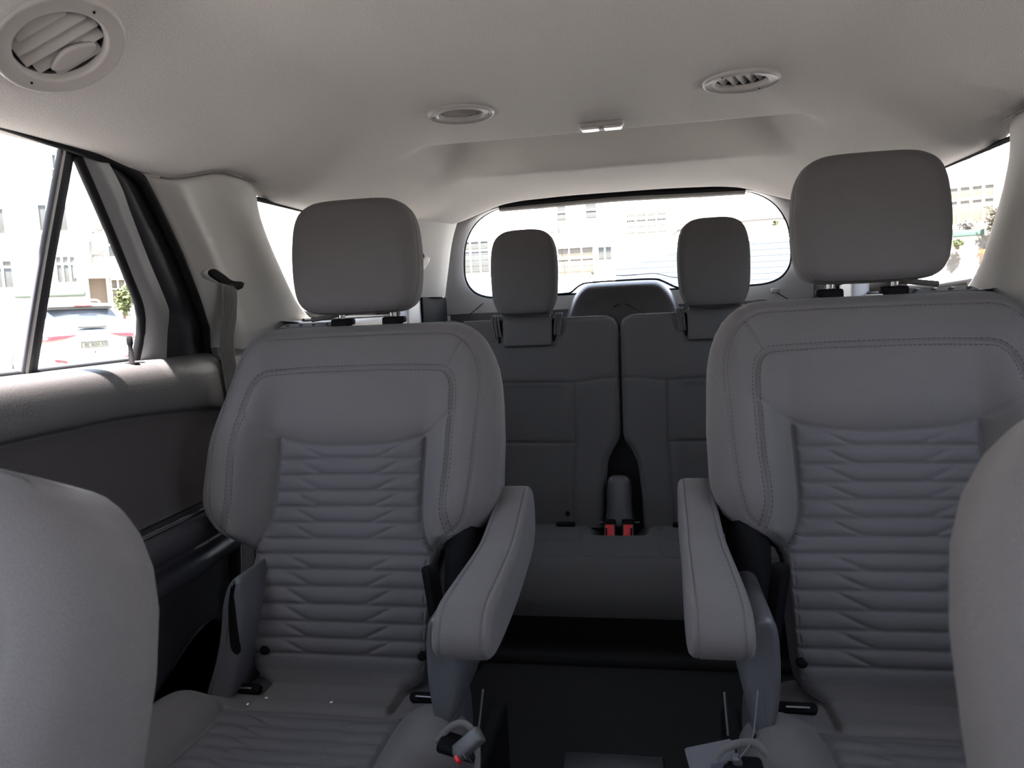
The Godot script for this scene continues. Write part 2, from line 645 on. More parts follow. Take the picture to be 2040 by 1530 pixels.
# ------------------------------------------------------------------ set-up
func _ready() -> void:
	var cam := Camera3D.new()
	cam.name = "camera"
	cam.position = Vector3(0.073, 0.92, 0.0)
	cam.rotation_degrees = Vector3(-6.0, 10.3, -2.7)
	cam.fov = 54.99
	cam.near = 0.02
	cam.far = 400.0
	var lens := CameraAttributesPhysical.new()
	lens.frustum_focal_length = 23.05
	lens.frustum_focus_distance = 1.45
	lens.exposure_aperture = 10.7
	cam.attributes = lens
	add_child(cam)
	cam.current = true

	var env := Environment.new()
	env.background_mode = Environment.BG_SKY
	var sky := Sky.new()
	var sm := ProceduralSkyMaterial.new()
	sm.sky_top_color = Color(0.78, 0.84, 0.93)
	sm.sky_horizon_color = Color(0.93, 0.945, 0.955)
	sm.ground_horizon_color = Color(0.80, 0.79, 0.77)
	sm.ground_bottom_color = Color(0.60, 0.58, 0.55)
	sm.sky_energy_multiplier = 1.0
	sm.sun_angle_max = 55.0
	sky.sky_material = sm
	env.sky = sky
	env.tonemap_mode = Environment.TONE_MAPPER_LINEAR
	env.tonemap_exposure = 8.4
	env.sdfgi_enabled = true
	env.ssao_enabled = true
	env.ssil_enabled = true
	var we := WorldEnvironment.new()
	we.name = "world_environment"
	we.environment = env
	add_child(we)
	var sun := DirectionalLight3D.new()
	sun.name = "sun"
	sun.basis = Basis.looking_at(Vector3(0.02, -0.86, -0.50))
	sun.light_color = Color(1.0, 0.975, 0.945)
	sun.light_energy = 3.6
	sun.light_angular_distance = 1.5
	sun.shadow_enabled = true
	add_child(sun)

	make_materials()
	build_shell()
	for s in [-1, 1]: build_side(s)
	build_tailgate()
	build_second_row()
	build_third_row()
	build_front_row()
	build_fittings()
	build_outdoors()

# ------------------------------------------------------------------ body shell, floor, headliner
func rail_y(d: float) -> float:                             # height of the headliner's side edge along the car
	return 1.152 - 0.008 * smooth(0.90, 1.0, d) + 0.034 * smooth(1.03, 1.22, d) - 0.026 * smooth(1.30, 1.43, d)

func ceil_y(x: float, z: float) -> float:
	var ax := absf(x)
	var d := -z
	var wide := 0.665 - 0.03 * smooth(1.6, 2.5, d)
	var edge := rail_y(d) + 0.065 * smooth(1.7, 2.5, d)
	var t := clampf((ax - 0.36) / (wide - 0.36), 0.0, 1.08)
	var y := 1.27 - (1.27 - edge) * smooth(0.04, 0.94, t)
	var s := 0.0                                            # the scoop over the last row
	if d > 1.56: s = 0.082 * smooth(1.57, 1.66, d) * (1.0 - smooth(1.84, 2.01, d)) + 0.01 * smooth(1.9, 2.5, d)
	y += s * (1.0 - smooth(0.30, 0.47, ax))
	y -= 0.012 * smooth(0.1, 0.55, ax) * smooth(2.2, 2.5, d)
	return y

func side_x(y: float) -> float:                             # half width of the lean side glass
	return 0.78 - 0.4 * maxf(0.0, y - 0.855)

func sp(s: float, z: float, y: float, o := 0.0) -> Vector3: # point on a side, o inwards
	return Vector3(s * (side_x(y) - o), y, z)

func sline(s: float, zy: Array, o := 0.0) -> PackedVector3Array:
	var p := PackedVector3Array()
	for i in range(0, zy.size(), 2): p.append(sp(s, zy[i], zy[i + 1], o))
	return p

func side_plate(s: float, zy: PackedVector2Array, o0: float, o1: float) -> ArrayMesh: # slab following the lean side
	var m := plate(zy, 0.0, 1.0, 0.0)
	var a := m.surface_get_arrays(0)
	var v: PackedVector3Array = a[Mesh.ARRAY_VERTEX]
	for i in v.size(): v[i] = sp(s, v[i].x, v[i].y, lerpf(o0, o1, v[i].z))
	var idx: PackedInt32Array = a[Mesh.ARRAY_INDEX] if a[Mesh.ARRAY_INDEX] != null else PackedInt32Array(range(v.size()))
	return finish(v, idx, PackedVector2Array(), true)

func build_shell() -> void:
	# floor
	var rows := []
	for j in 40:
		var r := PackedVector3Array()
		for i in 60:
			var x := lerpf(-0.80, 0.80, i / 59.0)
			var z := lerpf(0.9, -2.9, j / 39.0)
			var y := 0.0 + 0.012 * exp(-pow(x / 0.12, 2.0)) * (1.0 - smooth(1.5, 1.7, -z))
			r.append(Vector3(x, y, z))
		rows.append(r)
	var f := solo("floor", join([surf(rows), box(0, -0.04, -1.0, 1.66, 0.06, 3.9)]), M["carpet"], "black carpeted cabin floor between the seats", "floor", "structure")
	part(f, "console_edge", box(-0.01, 0.008, -1.355, 0.20, 0.014, 0.11, 0.006), M["dark trim"])
	# headliner, finely sampled for its sculpted rear, cut open at the three vents
	var v := PackedVector3Array()
	var idx := PackedInt32Array()
	var nz := 260
	var nx := 220
	for j in nz + 2:
		var z := lerpf(0.45, -2.52, minf(j, nz) / float(nz))
		for i in nx + 1:
			var t := -1.0 + 2.0 * i / nx
			var x := (0.668 - 0.03 * smooth(1.6, 2.5, -z) + 0.004) * signf(t) * pow(absf(t), 0.9)
			v.append(Vector3(x, ceil_y(x, z) + (0.02 if j > nz else 0.0), z - (0.006 if j > nz else 0.0)))
	for j in nz + 1:
		for i in nx:
			var k := j * (nx + 1) + i
			var m := (v[k] + v[k + nx + 2]) * 0.5
			var open := false
			for h in VENTS: open = open or m.distance_to(h[0]) < h[1] * 0.84
			if not open: idx.append_array([k, k + 1, k + nx + 2, k, k + nx + 2, k + nx + 1])
	solo("ceiling", finish(v, idx), M["headliner"], "pale grey cloth headliner with a scooped hollow over the last row", "ceiling", "structure")
	var roof := solo("roof_panel", join([box(0, 1.41, -1.1, 1.40, 0.04, 3.3), box(-0.71, 1.32, -1.1, 0.04, 0.20, 3.3), box(0.71, 1.32, -1.1, 0.04, 0.20, 3.3), box(0, 1.36, 0.5, 1.40, 0.14, 0.05), box(0, 1.37, -2.74, 1.40, 0.11, 0.05)]), M["dark trim"], "outer roof panel closing the cabin above the headliner", "roof", "structure")
	roof.set_meta("kind", "structure")
	# nose of the cabin: dashboard, bulkhead, windscreen
	var dash := solo("trim_1", join([box(0, 0.40, 0.98, 1.56, 0.88, 0.30, 0.05), box(0, 0.80, 0.86, 1.50, 0.10, 0.30, 0.04)]), M["dark trim"], "black dashboard mass ahead of the front seats", "dashboard", "structure")
	dash.set_meta("kind", "structure")
	solo("trim_6", join([box(0, 0.70, 1.85, 1.66, 0.26, 1.50, 0.12, turn(5, 0, 0)), box(0, 0.30, 1.9, 1.8, 0.7, 1.5, 0.1)]), M["bonnet paint"], "dark bonnet beyond the windscreen", "bonnet", "structure")
	var w := solo("window_1", surf([PackedVector3Array([Vector3(-0.74, 0.86, 1.12), Vector3(0.74, 0.86, 1.12)]), PackedVector3Array([Vector3(-0.62, 1.28, 0.47), Vector3(0.62, 1.28, 0.47)])]), M["pane"], "raked windscreen glass ahead of the dashboard", "window", "structure")
	part(w, "window_seal", join([tube(PackedVector3Array([Vector3(-0.74, 0.86, 1.12), Vector3(0.74, 0.86, 1.12)]), 0.02), tube(PackedVector3Array([Vector3(-0.62, 1.28, 0.47), Vector3(0.62, 1.28, 0.47)]), 0.02, 8)]), M["rubber"])

func build_side(s: float) -> void:
	var L := s < 0
	var here: String = "beside the parked white car view" if L else "beside the flower box view"
	# ---- front door and pillars (behind the viewer)
	var wall := thing("wall_left" if L else "wall_right", "black lower cabin side " + here, "wall", Vector3.ZERO, "", "structure")
	part(wall, "outer_panel", join([box(s * 0.86, 0.36, -1.0, 0.04, 1.0, 3.9), side_plate(s, v2([-0.34, 0.80, -0.44, 0.80, -0.42, 1.30, -0.34, 1.30]), -0.04, 0.03)]), M["dark trim"])
	part(wall, "windscreen_pillar", side_plate(s, v2([1.12, 0.80, 1.02, 0.80, 0.36, 1.26, 0.48, 1.30]), -0.04, 0.03), M["dark trim"])
	part(wall, "front_door_skin", box(s * 0.795, 0.43, 0.36, 0.09, 0.85, 1.50, 0.02), M["door skin"])
	part(wall, "rear_pillar_skin", join([side_plate(s, v2([-1.34, 0.80, -1.85, 0.80, -1.85, 0.875, -1.70, 0.93, -1.58, 0.995, -1.46, 1.068, -1.40, 1.115, -1.36, 1.16, -1.34, 1.30, -1.0, 1.30, -1.02, 1.155, -1.06, 1.12, -1.16, 1.045, -1.25, 0.965, -1.31, 0.905]), -0.055, -0.035), side_plate(s, v2([-2.20, 0.80, -2.9, 0.80, -2.9, 1.33, -2.15, 1.33]), -0.05, -0.03), side_plate(s, v2([-1.33, 1.20, -2.2, 1.20, -2.2, 1.33, -1.33, 1.33]), -0.05, -0.03), side_plate(s, v2([-1.8, 0.80, -2.25, 0.80, -2.25, 0.93, -1.8, 0.91]), -0.05, -0.03), side_plate(s, v2([0.5, 1.20, -1.05, 1.20, -1.05, 1.33, 0.5, 1.33]), -0.05, -0.03)]), M["dark trim"])
	# lower quarter trim behind the door
	var q := []
	for e in [[0.775, 0.868], [0.752, 0.865], [0.742, 0.84], [0.745, 0.5], [0.745, 0.02]]:
		var c := PackedVector3Array()
		for z in [-1.32, -1.5, -1.8, -2.2, -2.7]: c.append(Vector3(s * e[0], e[1], z))
		q.append(c)
	part(wall, "quarter_trim", skin(q, 20), M["dark trim"])
	# ledge under the quarter window
	var led := []
	for e in [[0.80, 0.912], [0.745, 0.912], [0.690, 0.906], [0.668, 0.893], [0.660, 0.86], [0.662, 0.5], [0.662, 0.0]]:
		var c := PackedVector3Array()
		for z in [-1.56, -1.75, -2.0, -2.4, -2.78]: c.append(Vector3(s * e[0], e[1], z))
		led.append(c)
	part(wall, "window_ledge", loft([led[0], led[1], led[2], led[3], led[4], led[5], led[6]], 24, 40), M["pale trim"])
	part(wall, "ledge_groove", tube(PackedVector3Array([Vector3(s * 0.70, 0.911, -1.6), Vector3(s * 0.70, 0.911, -2.3)]), 0.004), M["dark trim"])
	# ---- pillar trim between door and quarter window
	var lo := sline(s, [-1.345, 0.84, -1.326, 0.86, -1.294, 0.91, -1.237, 0.966, -1.153, 1.04, -1.06, 1.11, -1.018, 1.142, -0.985, 1.17, -0.94, 1.23])
	var ro := sline(s, [-1.86, 0.885, -1.80, 0.905, -1.742, 0.919, -1.652, 0.956, -1.537, 1.022, -1.432, 1.088, -1.37, 1.138, -1.335, 1.19, -1.31, 1.27])
	if not L:
		for i in ro.size(): ro[i].z += 0.018
	var A := cr(lo, 40)
	var B := cr(ro, 40)
	var cs := []
	for e in [[0.0, -0.035], [0.0, 0.004], [0.04, 0.016], [0.14, 0.028], [0.28, 0.022], [0.5, 0.018], [0.75, 0.020], [0.93, 0.012], [1.0, -0.004], [1.0, -0.035]]:
		var c := PackedVector3Array()
		for i in 40:
			var m := A[i].lerp(B[i], e[0])
			var jy := rail_y(-m.z) - 0.008
			c.append(m - Vector3(s * (e[1] - 1.2 * maxf(0.0, m.y - jy)), 0, 0))
		cs.append(c)
	var pil := thing("trim_2" if L else "trim_3", "pale grey pillar trim carrying a slotted seat belt" if L else "pale grey pillar trim at the window with the shrub outside", "pillar trim", Vector3.ZERO, "", "structure")
	part(pil, "pillar_skin", loft(cs, 60, 60), M["pale trim"])
	var joint := PackedVector3Array()
	for k in 14:
		var jz := -1.03 - 0.021 * k
		joint.append(sp(s, jz, rail_y(-jz) - 0.006, 0.030 - 0.008 * k / 13.0))
	part(pil, "trim_joint", tube(joint, 0.0013), M["dark trim"])
	# belt slot: a dark curved mouth with a pale lip
	var slot := loop2_free(v2([-1.215, 1.008, -1.232, 1.0125, -1.262, 1.005, -1.30, 0.994, -1.338, 0.992, -1.343, 0.984, -1.335, 0.978, -1.295, 0.979, -1.255, 0.990, -1.222, 1.0]))
	var sl := pillow(slot, [[0.003, 0.004], [0.001, 0.0035], [0.0, 0.001], [0.0, -0.01]])
	part(pil, "belt_slot", onto_side(sl, s, 0.030), M["black plastic"])
	var lipo := pillow(inset(slot, -0.002), [[0.006, 0.001], [0.003, 0.003], [0.0, 0.0], [0.0, -0.01]])
	part(pil, "slot_lip", onto_side(lipo, s, 0.029), M["pale trim"])
	# ---- rear pillar trim
	var dcs := []
	for e in [[-2.14, 0.76, 0.68], [-2.18, 0.725, 0.655], [-2.28, 0.695, 0.625], [-2.46, 0.642, 0.582], [-2.545, 0.628, 0.570], [-2.60, 0.630, 0.572], [-2.66, 0.662, 0.605], [-2.75, 0.74, 0.69]]:
		dcs.append(PackedVector3Array([Vector3(s * e[1], 0.965, e[0]), Vector3(s * lerpf(e[1], e[2], 0.35), 1.06, e[0] + 0.01), Vector3(s * lerpf(e[1], e[2], 0.75), 1.16, e[0] + 0.02), Vector3(s * (e[2] - 0.02), 1.25, e[0] + 0.03)]))
	var dp := thing("trim_4" if L else "trim_5", "pale grey rear corner pillar " + ("with a belt guide hook" if L else "behind the seat with the paper tag"), "pillar trim", Vector3.ZERO, "", "structure")
	part(dp, "pillar_skin", loft(dcs, 24, 40), M["pale trim"])
	part(dp, "lower_panel", box(s * 0.68, 0.80, -2.46, 0.05, 0.33, 0.44, 0.012), M["grey trim"])
	part(dp, "dark_pocket", box(s * 0.653, 0.86, -2.53, 0.012, 0.21, 0.31, 0.005), M["black plastic"])
	part(dp, "trim_joint", tube(PackedVector3Array([Vector3(s * 0.592, 1.214, -2.24), Vector3(s * 0.578, 1.222, -2.42), Vector3(s * 0.582, 1.214, -2.58)]), 0.0018), M["dark trim"])
	# ---- quarter window
	var qw := thing("window_2" if L else "window_3", "fixed rear quarter window " + ("behind the headrest of the belted seat" if L else "looking out on a flower box and shrub"), "window", Vector3.ZERO, "", "structure")
	part(qw, "pane", surf([sline(s, [-1.30, 1.17, -2.22, 1.17], -0.012), sline(s, [-1.80, 0.90, -2.22, 0.90], -0.012)]), M["pane"])
	part(qw, "window_seal", join([tube(sline(s, [-1.33, 1.152, -1.6, 1.154, -2.2, 1.17], -0.004), 0.005), tube(sline(s, [-1.72, 0.925, -1.9, 0.918, -2.2, 0.918], -0.004), 0.008)]), M["rubber"])
	build_door(s)

# a pillow built in (z, y) laid on the lean side, its front turned to the cabin
func onto_side(m: ArrayMesh, s: float, o: float) -> ArrayMesh:
	var a := m.surface_get_arrays(0)
	var v: PackedVector3Array = a[Mesh.ARRAY_VERTEX]
	for i in v.size(): v[i] = sp(s, v[i].x, v[i].y, o + v[i].z)
	var idx: PackedInt32Array = a[Mesh.ARRAY_INDEX] if a[Mesh.ARRAY_INDEX] != null else PackedInt32Array(range(v.size()))
	return finish(v, idx)

func loop2_free(p: PackedVector2Array) -> PackedVector2Array:
	return closed2(p, 60)

func build_door(s: float) -> void:
	var L := s < 0
	var d := thing("door_1" if L else "door_2", "rear passenger door with lock pin and split window" if L else "rear passenger door with plain black sill by the shrub", "door", Vector3.ZERO, "", "structure")
	# skin: sections along the car, each from the glass over the sill to the foot
	var secs := []
	for e in [[-0.30, 0.0, 0.0], [-0.60, 0.0, 0.0], [-0.85, 0.0, 0.0], [-1.0, -0.002, 0.0], [-1.15, -0.012, 0.002], [-1.25, -0.022, 0.008], [-1.31, -0.032, 0.02]]:
		var z: float = e[0]
		var k: float = e[1]
		var o: float = e[2]
		var c := PackedVector3Array()
		for q in [[0.790, 0.858], [0.765, 0.858], [0.742, 0.857], [0.727, 0.848], [0.719, 0.830], [0.717, 0.805], [0.717, 0.790 + k], [0.720, 0.781 + k], [0.731, 0.776 + k], [0.733, 0.770 + k]]:
			c.append(Vector3(s * (q[0] + o), q[1], z + (0.0 if q[1] > 0.84 else 0.0)))
		secs.append(c)
	var upper := []
	for c in secs: upper.append(cr(c, 44))
	# round the rear end outwards
	for e in [[0.012, -0.015], [0.035, -0.022], [0.06, -0.022]]:
		var base: PackedVector3Array = upper[6]
		var r := PackedVector3Array()
		for p in base: r.append(p + Vector3(s * e[0], -e[0] * 0.2, e[1]))
		upper.append(r)
	part(d, "sill_panel", loft_rows(upper, 70), M["door skin"])
	# cloth panel below the crease, then armrest step, pull pocket and lower skin
	var mid := []
	for e in [[-0.30, 0.0, 0.0], [-0.60, 0.0, 0.0], [-0.85, 0.0, 0.0], [-1.0, -0.002, 0.0], [-1.15, -0.012, 0.002], [-1.27, -0.024, 0.008], [-1.345, -0.035, 0.022], [-1.36, -0.035, 0.06]]:
		var c := PackedVector3Array()
		for q in [[0.731, 0.772], [0.737, 0.755], [0.741, 0.72], [0.739, 0.66], [0.733, 0.605], [0.728, 0.592]]:
			c.append(Vector3(s * (q[0] + e[2]), q[1] + e[1] * (q[1] - 0.592) / 0.18, e[0]))
		mid.append(cr(c, 26))
	part(d, "cloth_panel", loft_rows(mid, 60), M["door cloth"])
	var arm := []
	for e in [[-0.30, 0.0], [-0.7, 0.0], [-1.0, 0.0], [-1.2, 0.004], [-1.31, 0.02], [-1.345, 0.05]]:
		var c := PackedVector3Array()
		for q in [[0.728, 0.590], [0.700, 0.586], [0.682, 0.576], [0.676, 0.555], [0.684, 0.540], [0.712, 0.534], [0.716, 0.520], [0.700, 0.512], [0.692, 0.500], [0.700, 0.482], [0.735, 0.470], [0.745, 0.40], [0.742, 0.20], [0.745, 0.03]]:
			c.append(Vector3(s * (q[0] + e[1]), q[1], e[0]))
		arm.append(cr(c, 60))
	part(d, "armrest", loft_rows(arm, 50), M["dark trim"])
	part(d, "stitching", tube(PackedVector3Array([Vector3(s * 0.698, 0.588, -0.5), Vector3(s * 0.698, 0.588, -1.1), Vector3(s * 0.715, 0.588, -1.30)]), 0.0016, 6), M["shield plastic"])
	part(d, "map_pocket", moved(pillow(closed2(v2([-0.55, 0.26, -0.9, 0.27, -1.16, 0.36, -1.22, 0.34, -1.24, 0.2, -1.2, 0.09, -0.55, 0.08]), 50), [[0.012, 0.03], [0.004, 0.027], [0.0, 0.015], [0.0, 0.0]]), Transform3D(Basis(Vector3(0, 0, 1), Vector3(0, 1, 0), Vector3(-s, 0, 0)), Vector3(s * 0.742, 0, 0))), M["dark trim"])
	# window frame: seal at the glass, grey face, black rear leg, weatherstrip
	var tri_r := [-0.897, 1.150, -0.95, 1.10, -1.0, 1.052, -1.05, 1.002, -1.095, 0.957, -1.113, 0.93, -1.122, 0.90, -1.127, 0.858]
	var mid_r := [-0.93, 1.152, -0.975, 1.118, -1.008, 1.085, -1.07, 1.025, -1.144, 0.957, -1.162, 0.935, -1.172, 0.90, -1.188, 0.856]
	var out_r := [-0.985, 1.152, -1.018, 1.138, -1.06, 1.107, -1.153, 1.036, -1.237, 0.962, -1.294, 0.906, -1.316, 0.87, -1.33, 0.84]
	part(d, "frame_face", skin([sline(s, tri_r, -0.004), sline(s, tri_r, 0.004), sline(s, mid_r, 0.012), sline(s, mid_r, 0.004)], 40), M["frame grey"])
	part(d, "frame_leg", skin([sline(s, mid_r, 0.0), sline(s, mid_r, 0.006), sline(s, out_r, -0.004), sline(s, out_r, -0.03)], 40), M["frame black"])
	part(d, "window_seal", tube(sline(s, tri_r, -0.004), 0.008), M["rubber"])
	part(d, "weatherstrip", tube(sline(s, [-0.3, 1.168, -0.6, 1.163, -0.772, 1.158, -0.872, 1.154, -0.937, 1.151, -0.979, 1.147, -1.02, 1.135, -1.06, 1.107, -1.153, 1.036, -1.237, 0.962, -1.294, 0.906, -1.316, 0.866, -1.34, 0.80, -1.375, 0.70, -1.385, 0.55], 0.006), 0.008), M["rubber"])
	# division bar
	var bar := []
	part(d, "division_bar", join([side_bar(s, -0.8875, 1.152, -0.9085, 0.85, 0.0085, -0.004)]), M["frame black"])
	part(d, "run_channel", side_bar(s, -0.8755, 1.152, -0.8945, 0.85, 0.0030, -0.007), M["channel grey"])
	part(d, "bar_bead", side_bar(s, -0.8788, 1.152, -0.8990, 0.85, 0.0012, -0.0035), M["pale trim"])
	part(d, "sliding_pane", surf([sline(s, [-0.42, 1.18, -0.885, 1.17], -0.014), sline(s, [-0.42, 0.84, -0.90, 0.84], -0.014)]), M["pane"])
	part(d, "fixed_pane", surf([sline(s, [-0.89, 1.165, -0.90, 1.165], -0.014), sline(s, [-0.905, 0.84, -1.14, 0.84], -0.014)]), M["pane"])
	part(d, "glass_seal", tube(sline(s, [-0.4, 0.858, -0.92, 0.858, -1.14, 0.859], -0.008), 0.004), M["rubber"])
	var fw := part(d, "front_pane", surf([sline(s, [0.40, 1.20, -0.36, 1.18], -0.014), sline(s, [1.0, 0.84, -0.36, 0.84], -0.014)]), M["pane"])
	fw.visible = true
	if L:
		var pin := lathe([[0.0, 0.043], [0.0035, 0.042], [0.0048, 0.038], [0.0048, 0.030], [0.0034, 0.027], [0.0034, 0.018], [0.0042, 0.017], [0.0042, 0.0], [0.011, 0.0], [0.011, -0.003], [0.0, -0.003]], 20)
		part(d, "lock_pin", moved(pin, at(s * 0.745, 0.8585, -1.067)), M["black plastic"])

func side_bar(s: float, z0: float, y0: float, z1: float, y1: float, half: float, proud: float) -> ArrayMesh:
	var r := []
	for e in [[-half, -0.012], [-half, proud - 0.003], [-half + 0.0015, proud], [half - 0.0015, proud], [half, proud - 0.003], [half, -0.012]]:
		r.append(sline(s, [z0 + e[0], y0, lerpf(z0, z1, 0.5) + e[0] + 0.001, lerpf(y0, y1, 0.5), z1 + e[0], y1], e[1]))
	return skin(r, 16)

func loft_rows(rows: Array, n: int) -> ArrayMesh:           # rows already sampled alike; smooth along the other way
	var cols := []
	for i in rows[0].size():
		var p := PackedVector3Array()
		for k in rows: p.append(k[i])
		cols.append(cr(p, n))
	return surf(cols)

# ------------------------------------------------------------------ tailgate
func gate(x: float, y: float, o := 0.0) -> Vector3:          # on the raked tailgate, o towards the cabin
	return Vector3(x, y - o * 0.41, -2.80 + 0.45 * (y - 0.955) + o * 0.91)

func gate_loop(half: Array, o: float, n: int) -> PackedVector3Array:
	var l := loop2(v2(half), n)
	var p := PackedVector3Array()
	for q in l: p.append(gate(q.x, q.y, o))
	p.append(p[0])
	return p

func build_tailgate() -> void:
	var IN := [0.0, 1.279, 0.2, 1.279, 0.39, 1.277, 0.465, 1.262, 0.525, 1.224, 0.566, 1.166, 0.584, 1.10, 0.590, 1.035, 0.573, 0.992, 0.534, 0.966, 0.465, 0.956, 0.3, 0.956, 0.0, 0.957]
	var OUT := [0.0, 1.312, 0.2, 1.31, 0.42, 1.295, 0.50, 1.275, 0.585, 1.238, 0.638, 1.19, 0.662, 1.135, 0.674, 1.05, 0.682, 0.98, 0.688, 0.90, 0.60, 0.875, 0.3, 0.87, 0.0, 0.87]
	var d := thing("door_3", "tailgate with arched rear glass and humped black lower trim", "tailgate", Vector3.ZERO, "", "structure")
	var a := gate_loop(IN, 0.0, 60)
	var b := gate_loop(OUT, 0.0, 60)
	var rows := []
	for e in [[0.0, -0.02], [0.0, 0.004], [0.05, 0.014], [0.3, 0.030], [0.6, 0.040], [0.85, 0.040], [0.97, 0.030], [1.0, 0.010], [1.0, -0.05]]:
		var r := PackedVector3Array()
		for i in a.size(): r.append(a[i].lerp(b[i], e[0]) + Vector3(0, -0.41, 0.91) * e[1])
		rows.append(r)
	part(d, "window_surround", loft_rows(rows, 40), M["surround trim"])
	# upper trim insert of the surround (a pale strip that steps at both ends)
	var tp := PackedVector3Array()
	var tq := PackedVector3Array()
	for x in [-0.42, -0.2, 0.0, 0.2, 0.42]:
		tp.append(gate(x, 1.285 - 0.014 * absf(x), 0.030))
		tq.append(gate(x, 1.304 - 0.020 * absf(x), 0.036))
	part(d, "upper_strip", sweep(cr(tp, 24), rrect(0.020, 0.018, 0.004), Vector3(0, 0.41, 1).normalized()), M["pale trim"])
	part(d, "upper_seal", sweep(cr(tq, 24), rrect(0.022, 0.020, 0.004), Vector3(0, 0.41, 1).normalized()), M["rubber"])
	var gl := gate_loop(IN, 0.0, 60)
	gl.remove_at(gl.size() - 1)
	part(d, "rear_glass", fan(gl), M["pane"])
	part(d, "glass_border", tube(gate_loop(IN, 0.004, 60), 0.005, 6), M["rubber"])
	# heater lines on the glass
	for k in 15:
		var y := 0.975 + k * 0.0205
		var half := 0.0
		for i in range(0, IN.size() - 2, 2):
			if (IN[i + 1] - y) * (IN[i + 3] - y) <= 0.0 and IN[i + 1] != IN[i + 3]: half = maxf(half, lerpf(IN[i], IN[i + 2], (y - IN[i + 1]) / (IN[i + 3] - IN[i + 1])))
		if half < 0.1: continue
		part(d, "heater_line", tube(PackedVector3Array([gate(-half, y, 0.002), gate(0, y, 0.002), gate(half, y, 0.002)]), 0.0005, 4), M["heater line"])
	for x in [[-0.225, -0.204], [0.202, 0.205]]:
		part(d, "heater_feed", tube(PackedVector3Array([gate(x[0], 1.276, 0.002), gate(x[1], 0.965, 0.002)]), 0.0007, 4), M["heater line"])
	# lower trim and its hump
	var lw := []
	for e in [[0.90, 0.050], [0.885, 0.052], [0.85, 0.060], [0.80, 0.065], [0.6, 0.06], [0.3, 0.05], [0.02, 0.03]]:
		var c := PackedVector3Array()
		for x in [-0.70, -0.4, 0.0, 0.4, 0.70]: c.append(Vector3(x, e[0], -2.80 + e[1] - 0.03))
		lw.append(c)
	part(d, "lower_trim", loft(lw, 30, 40), M["dark trim"])
	part(d, "trim_joint", join([tube(PackedVector3Array([gate(-0.53, 0.948, 0.028), gate(-0.575, 0.92, 0.042), gate(-0.63, 0.887, 0.042)]), 0.0015), tube(PackedVector3Array([gate(0.53, 0.945, 0.028), gate(0.585, 0.915, 0.042), gate(0.645, 0.88, 0.042)]), 0.0015)]), M["rubber"])
	var hump := loop2(v2([0.0, 1.0, 0.06, 0.9995, 0.112, 0.998, 0.138, 0.990, 0.160, 0.972, 0.180, 0.945, 0.2, 0.90, 0.215, 0.84, 0.2, 0.81, 0.0, 0.80]), 72)
	part(d, "wiper_motor_cover", moved(pillow(hump, [[0.034, 0.085], [0.026, 0.082], [0.017, 0.072], [0.009, 0.052], [0.004, 0.034], [0.001, 0.016], [0.0, 0.0], [0.0, -0.03]], 0.004), Transform3D(Basis(Vector3.RIGHT, -0.10), Vector3(0, -0.004, -2.650))), M["dark trim"])
	var rim := PackedVector3Array()
	for p in [[-0.30, 0.962], [-0.22, 0.963], [-0.19, 0.968], [-0.158, 0.990], [-0.12, 0.999], [0.0, 1.001], [0.11, 1.0], [0.145, 0.991], [0.19, 0.968], [0.22, 0.963], [0.3, 0.962]]: rim.append(gate(p[0], p[1], 0.012))
	part(d, "cover_edge", tube(cr(rim, 60), 0.004, 6), M["rubber"])
	# wavy lead of the heater under the glass edge
	var lead := PackedVector3Array()
	for p in [[-0.145, 0.985], [-0.118, 1.008], [-0.06, 1.012], [-0.03, 1.017], [0.02, 1.014], [0.10, 1.017], [0.13, 1.014], [0.175, 1.001], [0.2, 0.998]]: lead.append(gate(p[0], p[1], 0.003))
	part(d, "heater_lead", tube(cr(lead, 50), 0.0014, 5), M["heater line"])
	var lat := part(d, "latch_cover", moved(rbox(Vector3(0.030, 0.016, 0.02), 0.004), at(0.537, 0.932, -2.762)), M["pale trim"])
	lat.visible = true
	part(d, "outer_skin", box(0, 0.38, -2.86, 1.7, 1.0, 0.03), M["dark trim"])

